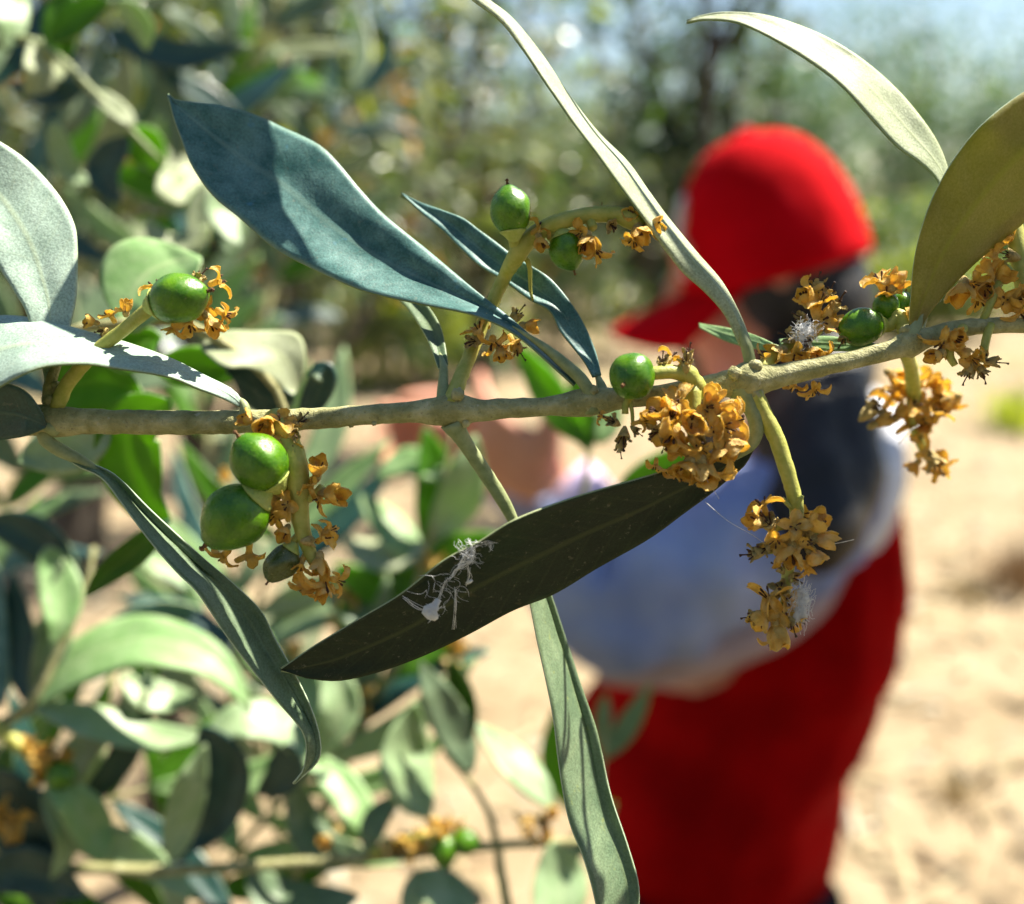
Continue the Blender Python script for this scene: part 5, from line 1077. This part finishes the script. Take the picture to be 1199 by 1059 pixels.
for i, (u, d, h, wd, lab, wts) in enumerate([
    (900, 15, 3.5, 1.7, 'blurred grey green shrub just right of the dark trunk, behind the cap', (30, 20, 8, 4, 0, 38)), (1010, 17, 3.7, 2.0, 'blurred shrub between the cap and the arching pale leaf', (20, 10, 14, 6, 0, 50)),
    (1110, 16, 3.4, 1.9, 'blurred shrub behind the arching pale leaf, left of the brown leaf', (24, 14, 10, 6, 0, 46)), (1210, 17, 4.3, 2.0, 'blurred shrub behind the brown leaf at the right edge', (24, 12, 10, 6, 0, 48)),
    (1060, 11, 0.95, 1.0, 'low yellow green shrub on the sand right of the cap', (16, 6, 8, 60, 0, 10)), (700, 13, 2.9, 1.7, 'blurred shrub behind the brim of the red cap', (36, 24, 12, 8, 0, 20)), (560, 12, 2.4, 1.6, 'low blurred shrub behind the upright fruit', (36, 16, 18, 14, 0, 16)), (430, 11, 2.2, 1.5, 'low blurred shrub behind the slim leaf', (30, 30, 14, 12, 0, 14)), (1290, 14, 1.5, 1.2, 'low shrub at the far right edge of the sand', (30, 16, 10, 20, 0, 24)), (250, 10, 1.9, 1.4, 'low shrub behind the left fruit, under the large dark tree', (30, 40, 12, 10, 0, 8)), (40, 8, 2.0, 1.3, 'low dark shrub behind the two pale leaves at the left edge', (24, 60, 8, 6, 1, 4)), (370, 9, 1.9, 1.4, 'low dark shrub behind the middle of the big blue leaf', (26, 52, 10, 8, 1, 4)), (645, 9.5, 1.7, 1.3, 'low shrub on the sand left of the cap brim', (30, 20, 20, 18, 1, 8)), (960, 13, 1.5, 1.3, 'low green shrub on the sand just right of the cap', (24, 14, 8, 26, 0, 28)), (1075, 14, 1.7, 1.5, 'low green shrub on the sand under the tip of the brown leaf', (26, 14, 8, 18, 0, 34)), (1180, 13, 1.5, 1.4, 'low green shrub on the sand behind the pale green stalk', (24, 16, 8, 20, 0, 32)), (500, 8, 1.0, 1.0, 'low yellow green shrub behind the arching stalk', (20, 10, 14, 40, 2, 6)), (930, 22, 5.6, 2.6, 'distant tall shrub right behind the red cap', (16, 10, 6, 4, 0, 60)), (1050, 23, 6.0, 2.8, 'distant tall shrub above the cap and the sand', (14, 10, 6, 4, 0, 64)), (1170, 22, 5.6, 2.6, 'distant tall shrub left of the brown leaf edge', (18, 10, 6, 6, 0, 58)), (1290, 23, 6.4, 2.8, 'distant tall shrub at the far right', (14, 12, 6, 4, 0, 60)), (800, 20, 5.0, 2.4, 'distant tall shrub behind the dark trunk', (24, 20, 6, 4, 0, 44))]):
    f = ft(u, d); rg = random.Random(50 + i)
    cl = []
    for k in range(7):
        a = rg.uniform(0, 6.28); rr = rg.uniform(.15, .6) * wd
        cl.append((f + Vector((math.cos(a) * rr, math.sin(a) * rr * .7, h * rg.uniform(.25, .82))), (wd * .46, wd * .40, h * .26), 270))
    cl.append((f + Vector((0, 0, h * .8)), (wd * .4, wd * .4, h * .2), 160))
    tree('shrub', lab, 'shrub', f, cl, 0.04 * h / 2, 0.16, wts, 60 + i, 'far shrubs beyond the sand', ratio=0.34)
# an unseen spreading tree at the right: its crown is placed to shade the person and the near ground
tree('tree', 'unseen spreading tree with its crown placed to shade the person in red', 'tree', Vector((2.9, 2.3, 0)), [(Vector(c), r, n) for c, r, n in
     [((0.45, 1.02, 1.87), (.13, .02, .03), 85), ((0.555, 0.985, 1.84), (.07, .05, .05), 80), ((1.10, 1.28, 2.40), (.10, .06, .1), 26), ((0.86, 1.0, 2.5), (.3, .14, .18), 220), ((1.25, 0.96, 2.6), (.36, .2, .22), 340), ((1.75, 0.95, 2.75), (.42, .36, .26), 420), ((2.2, 1.3, 2.9), (.5, .4, .35), 360), ((2.5, 2.1, 3.0), (.6, .6, .4), 300), ((2.9, 2.3, 3.1), (.7, .7, .5), 300)]], 0.09, 0.065, (40, 40, 12, 6, 0, 0), 9, ratio=0.5)
# unseen foliage of the same shrub, added under the frame to cut ground bounce
tree('bush', 'unseen low dense bush added under the sharp branch to cut ground bounce', 'bush', Vector((-0.15, 0.42, 0)), [(Vector(c), r, n) for c, r, n in
     [((-.4, .22, .86), (.3, .22, .2), 240), ((-.02, .26, .88), (.28, .22, .18), 260), ((.36, .26, .84), (.28, .22, .2), 240), ((-.5, .55, .66), (.3, .22, .2), 200), ((-.1, .58, .60), (.3, .22, .2), 220), ((.3, .58, .56), (.28, .2, .2), 200), ((.7, .5, .6), (.28, .25, .2), 180), ((-.1, -.15, .95), (.5, .25, .25), 260), ((.5, -.1, .9), (.4, .3, .25), 200), ((-.7, 0, .95), (.35, .4, .3), 200)]],
     0.025, 0.085, (26, 60, 4, 6, 0, 0), 10)

# unseen shrubs added behind the photographer to block skylight
for i, (x, y, h, lab) in enumerate([(-2.3, -1.0, 3.0, 'unseen shrub added to block skylight behind the photographer, to the left'), (-0.7, -2.0, 3.1, 'unseen shrub added to block skylight straight behind the photographer'), (1.0, -2.0, 2.9, 'unseen shrub added to block skylight behind the photographer, a little to the right'), (2.6, -1.2, 3.0, 'unseen shrub added to block skylight behind the photographer, far to the right'), (-2.9, 1.0, 3.0, 'unseen shrub added to block skylight beside the photographer at the left')]):
    rg = random.Random(90 + i); f = Vector((x, y, 0))
    tree('shrub', lab, 'shrub', f, [(f + Vector((rg.uniform(-.5, .5), rg.uniform(-.35, .35), h * q_)), (.75, .6, .5), 420) for q_ in (.2, .35, .5, .62, .74, .86)], 0.05, 0.13, (30, 70, 0, 4, 0, 0), 95 + i, ratio=0.45)

for u, v, d, h, lab, mt in [(1188, 690, 3.2, .22, 'brown dry grass tuft on the sand at the right edge', 4), (1185, 500, 5.2, .30, 'yellow green grass tuft on the sand at the right edge', 3), (1130, 700, 3.0, .07, 'small dry grass tuft on the sand near the right edge', 0), (1060, 395, 8.5, .4, 'grass tuft on the sand under the low yellow green shrub', 3), (330, 520, 4.5, .2, 'dry grass tuft on the sand behind the two plump fruits', 0), (1120, 930, 2.3, .05, 'tiny dry grass tuft at the bottom right', 0)]:
    rg = random.Random(int(u)); ray = (P(u, v, 1) - CAM).normalized(); t_ = -CAM.z / ray.z; f = CAM + ray * t_; f.z = 0; mb = MB(); k_ = t_ / 3.0
    for _ in range(90):
        a = rg.uniform(0, 6.28); r0 = rg.uniform(0, .09) * k_; b0 = f + Vector((math.cos(a) * r0, math.sin(a) * r0, 0)); hh = h * rg.uniform(.5, 1.1); l = rg.uniform(.1, .7) * hh
        o_ = Vector((math.cos(a), math.sin(a), 0)); sd_ = Vector((-math.sin(a), math.cos(a), 0)) * 0.004 * k_
        mb.add([b0 - sd_, b0 + sd_, b0 + o_ * l * .4 + Vector((0, 0, hh * .6)) + sd_ * .8, b0 + o_ * l * .4 + Vector((0, 0, hh * .6)) - sd_ * .8, b0 + o_ * l + Vector((0, 0, hh))], [(0, 1, 2, 3), (3, 2, 4)])
    o = mb.build('grass_tuft', [FL[3] if mt == 3 else (lo.data.materials[1] if mt == 4 else lo.data.materials[0])], None, f, smooth=False); tag(o, lab, 'grass')
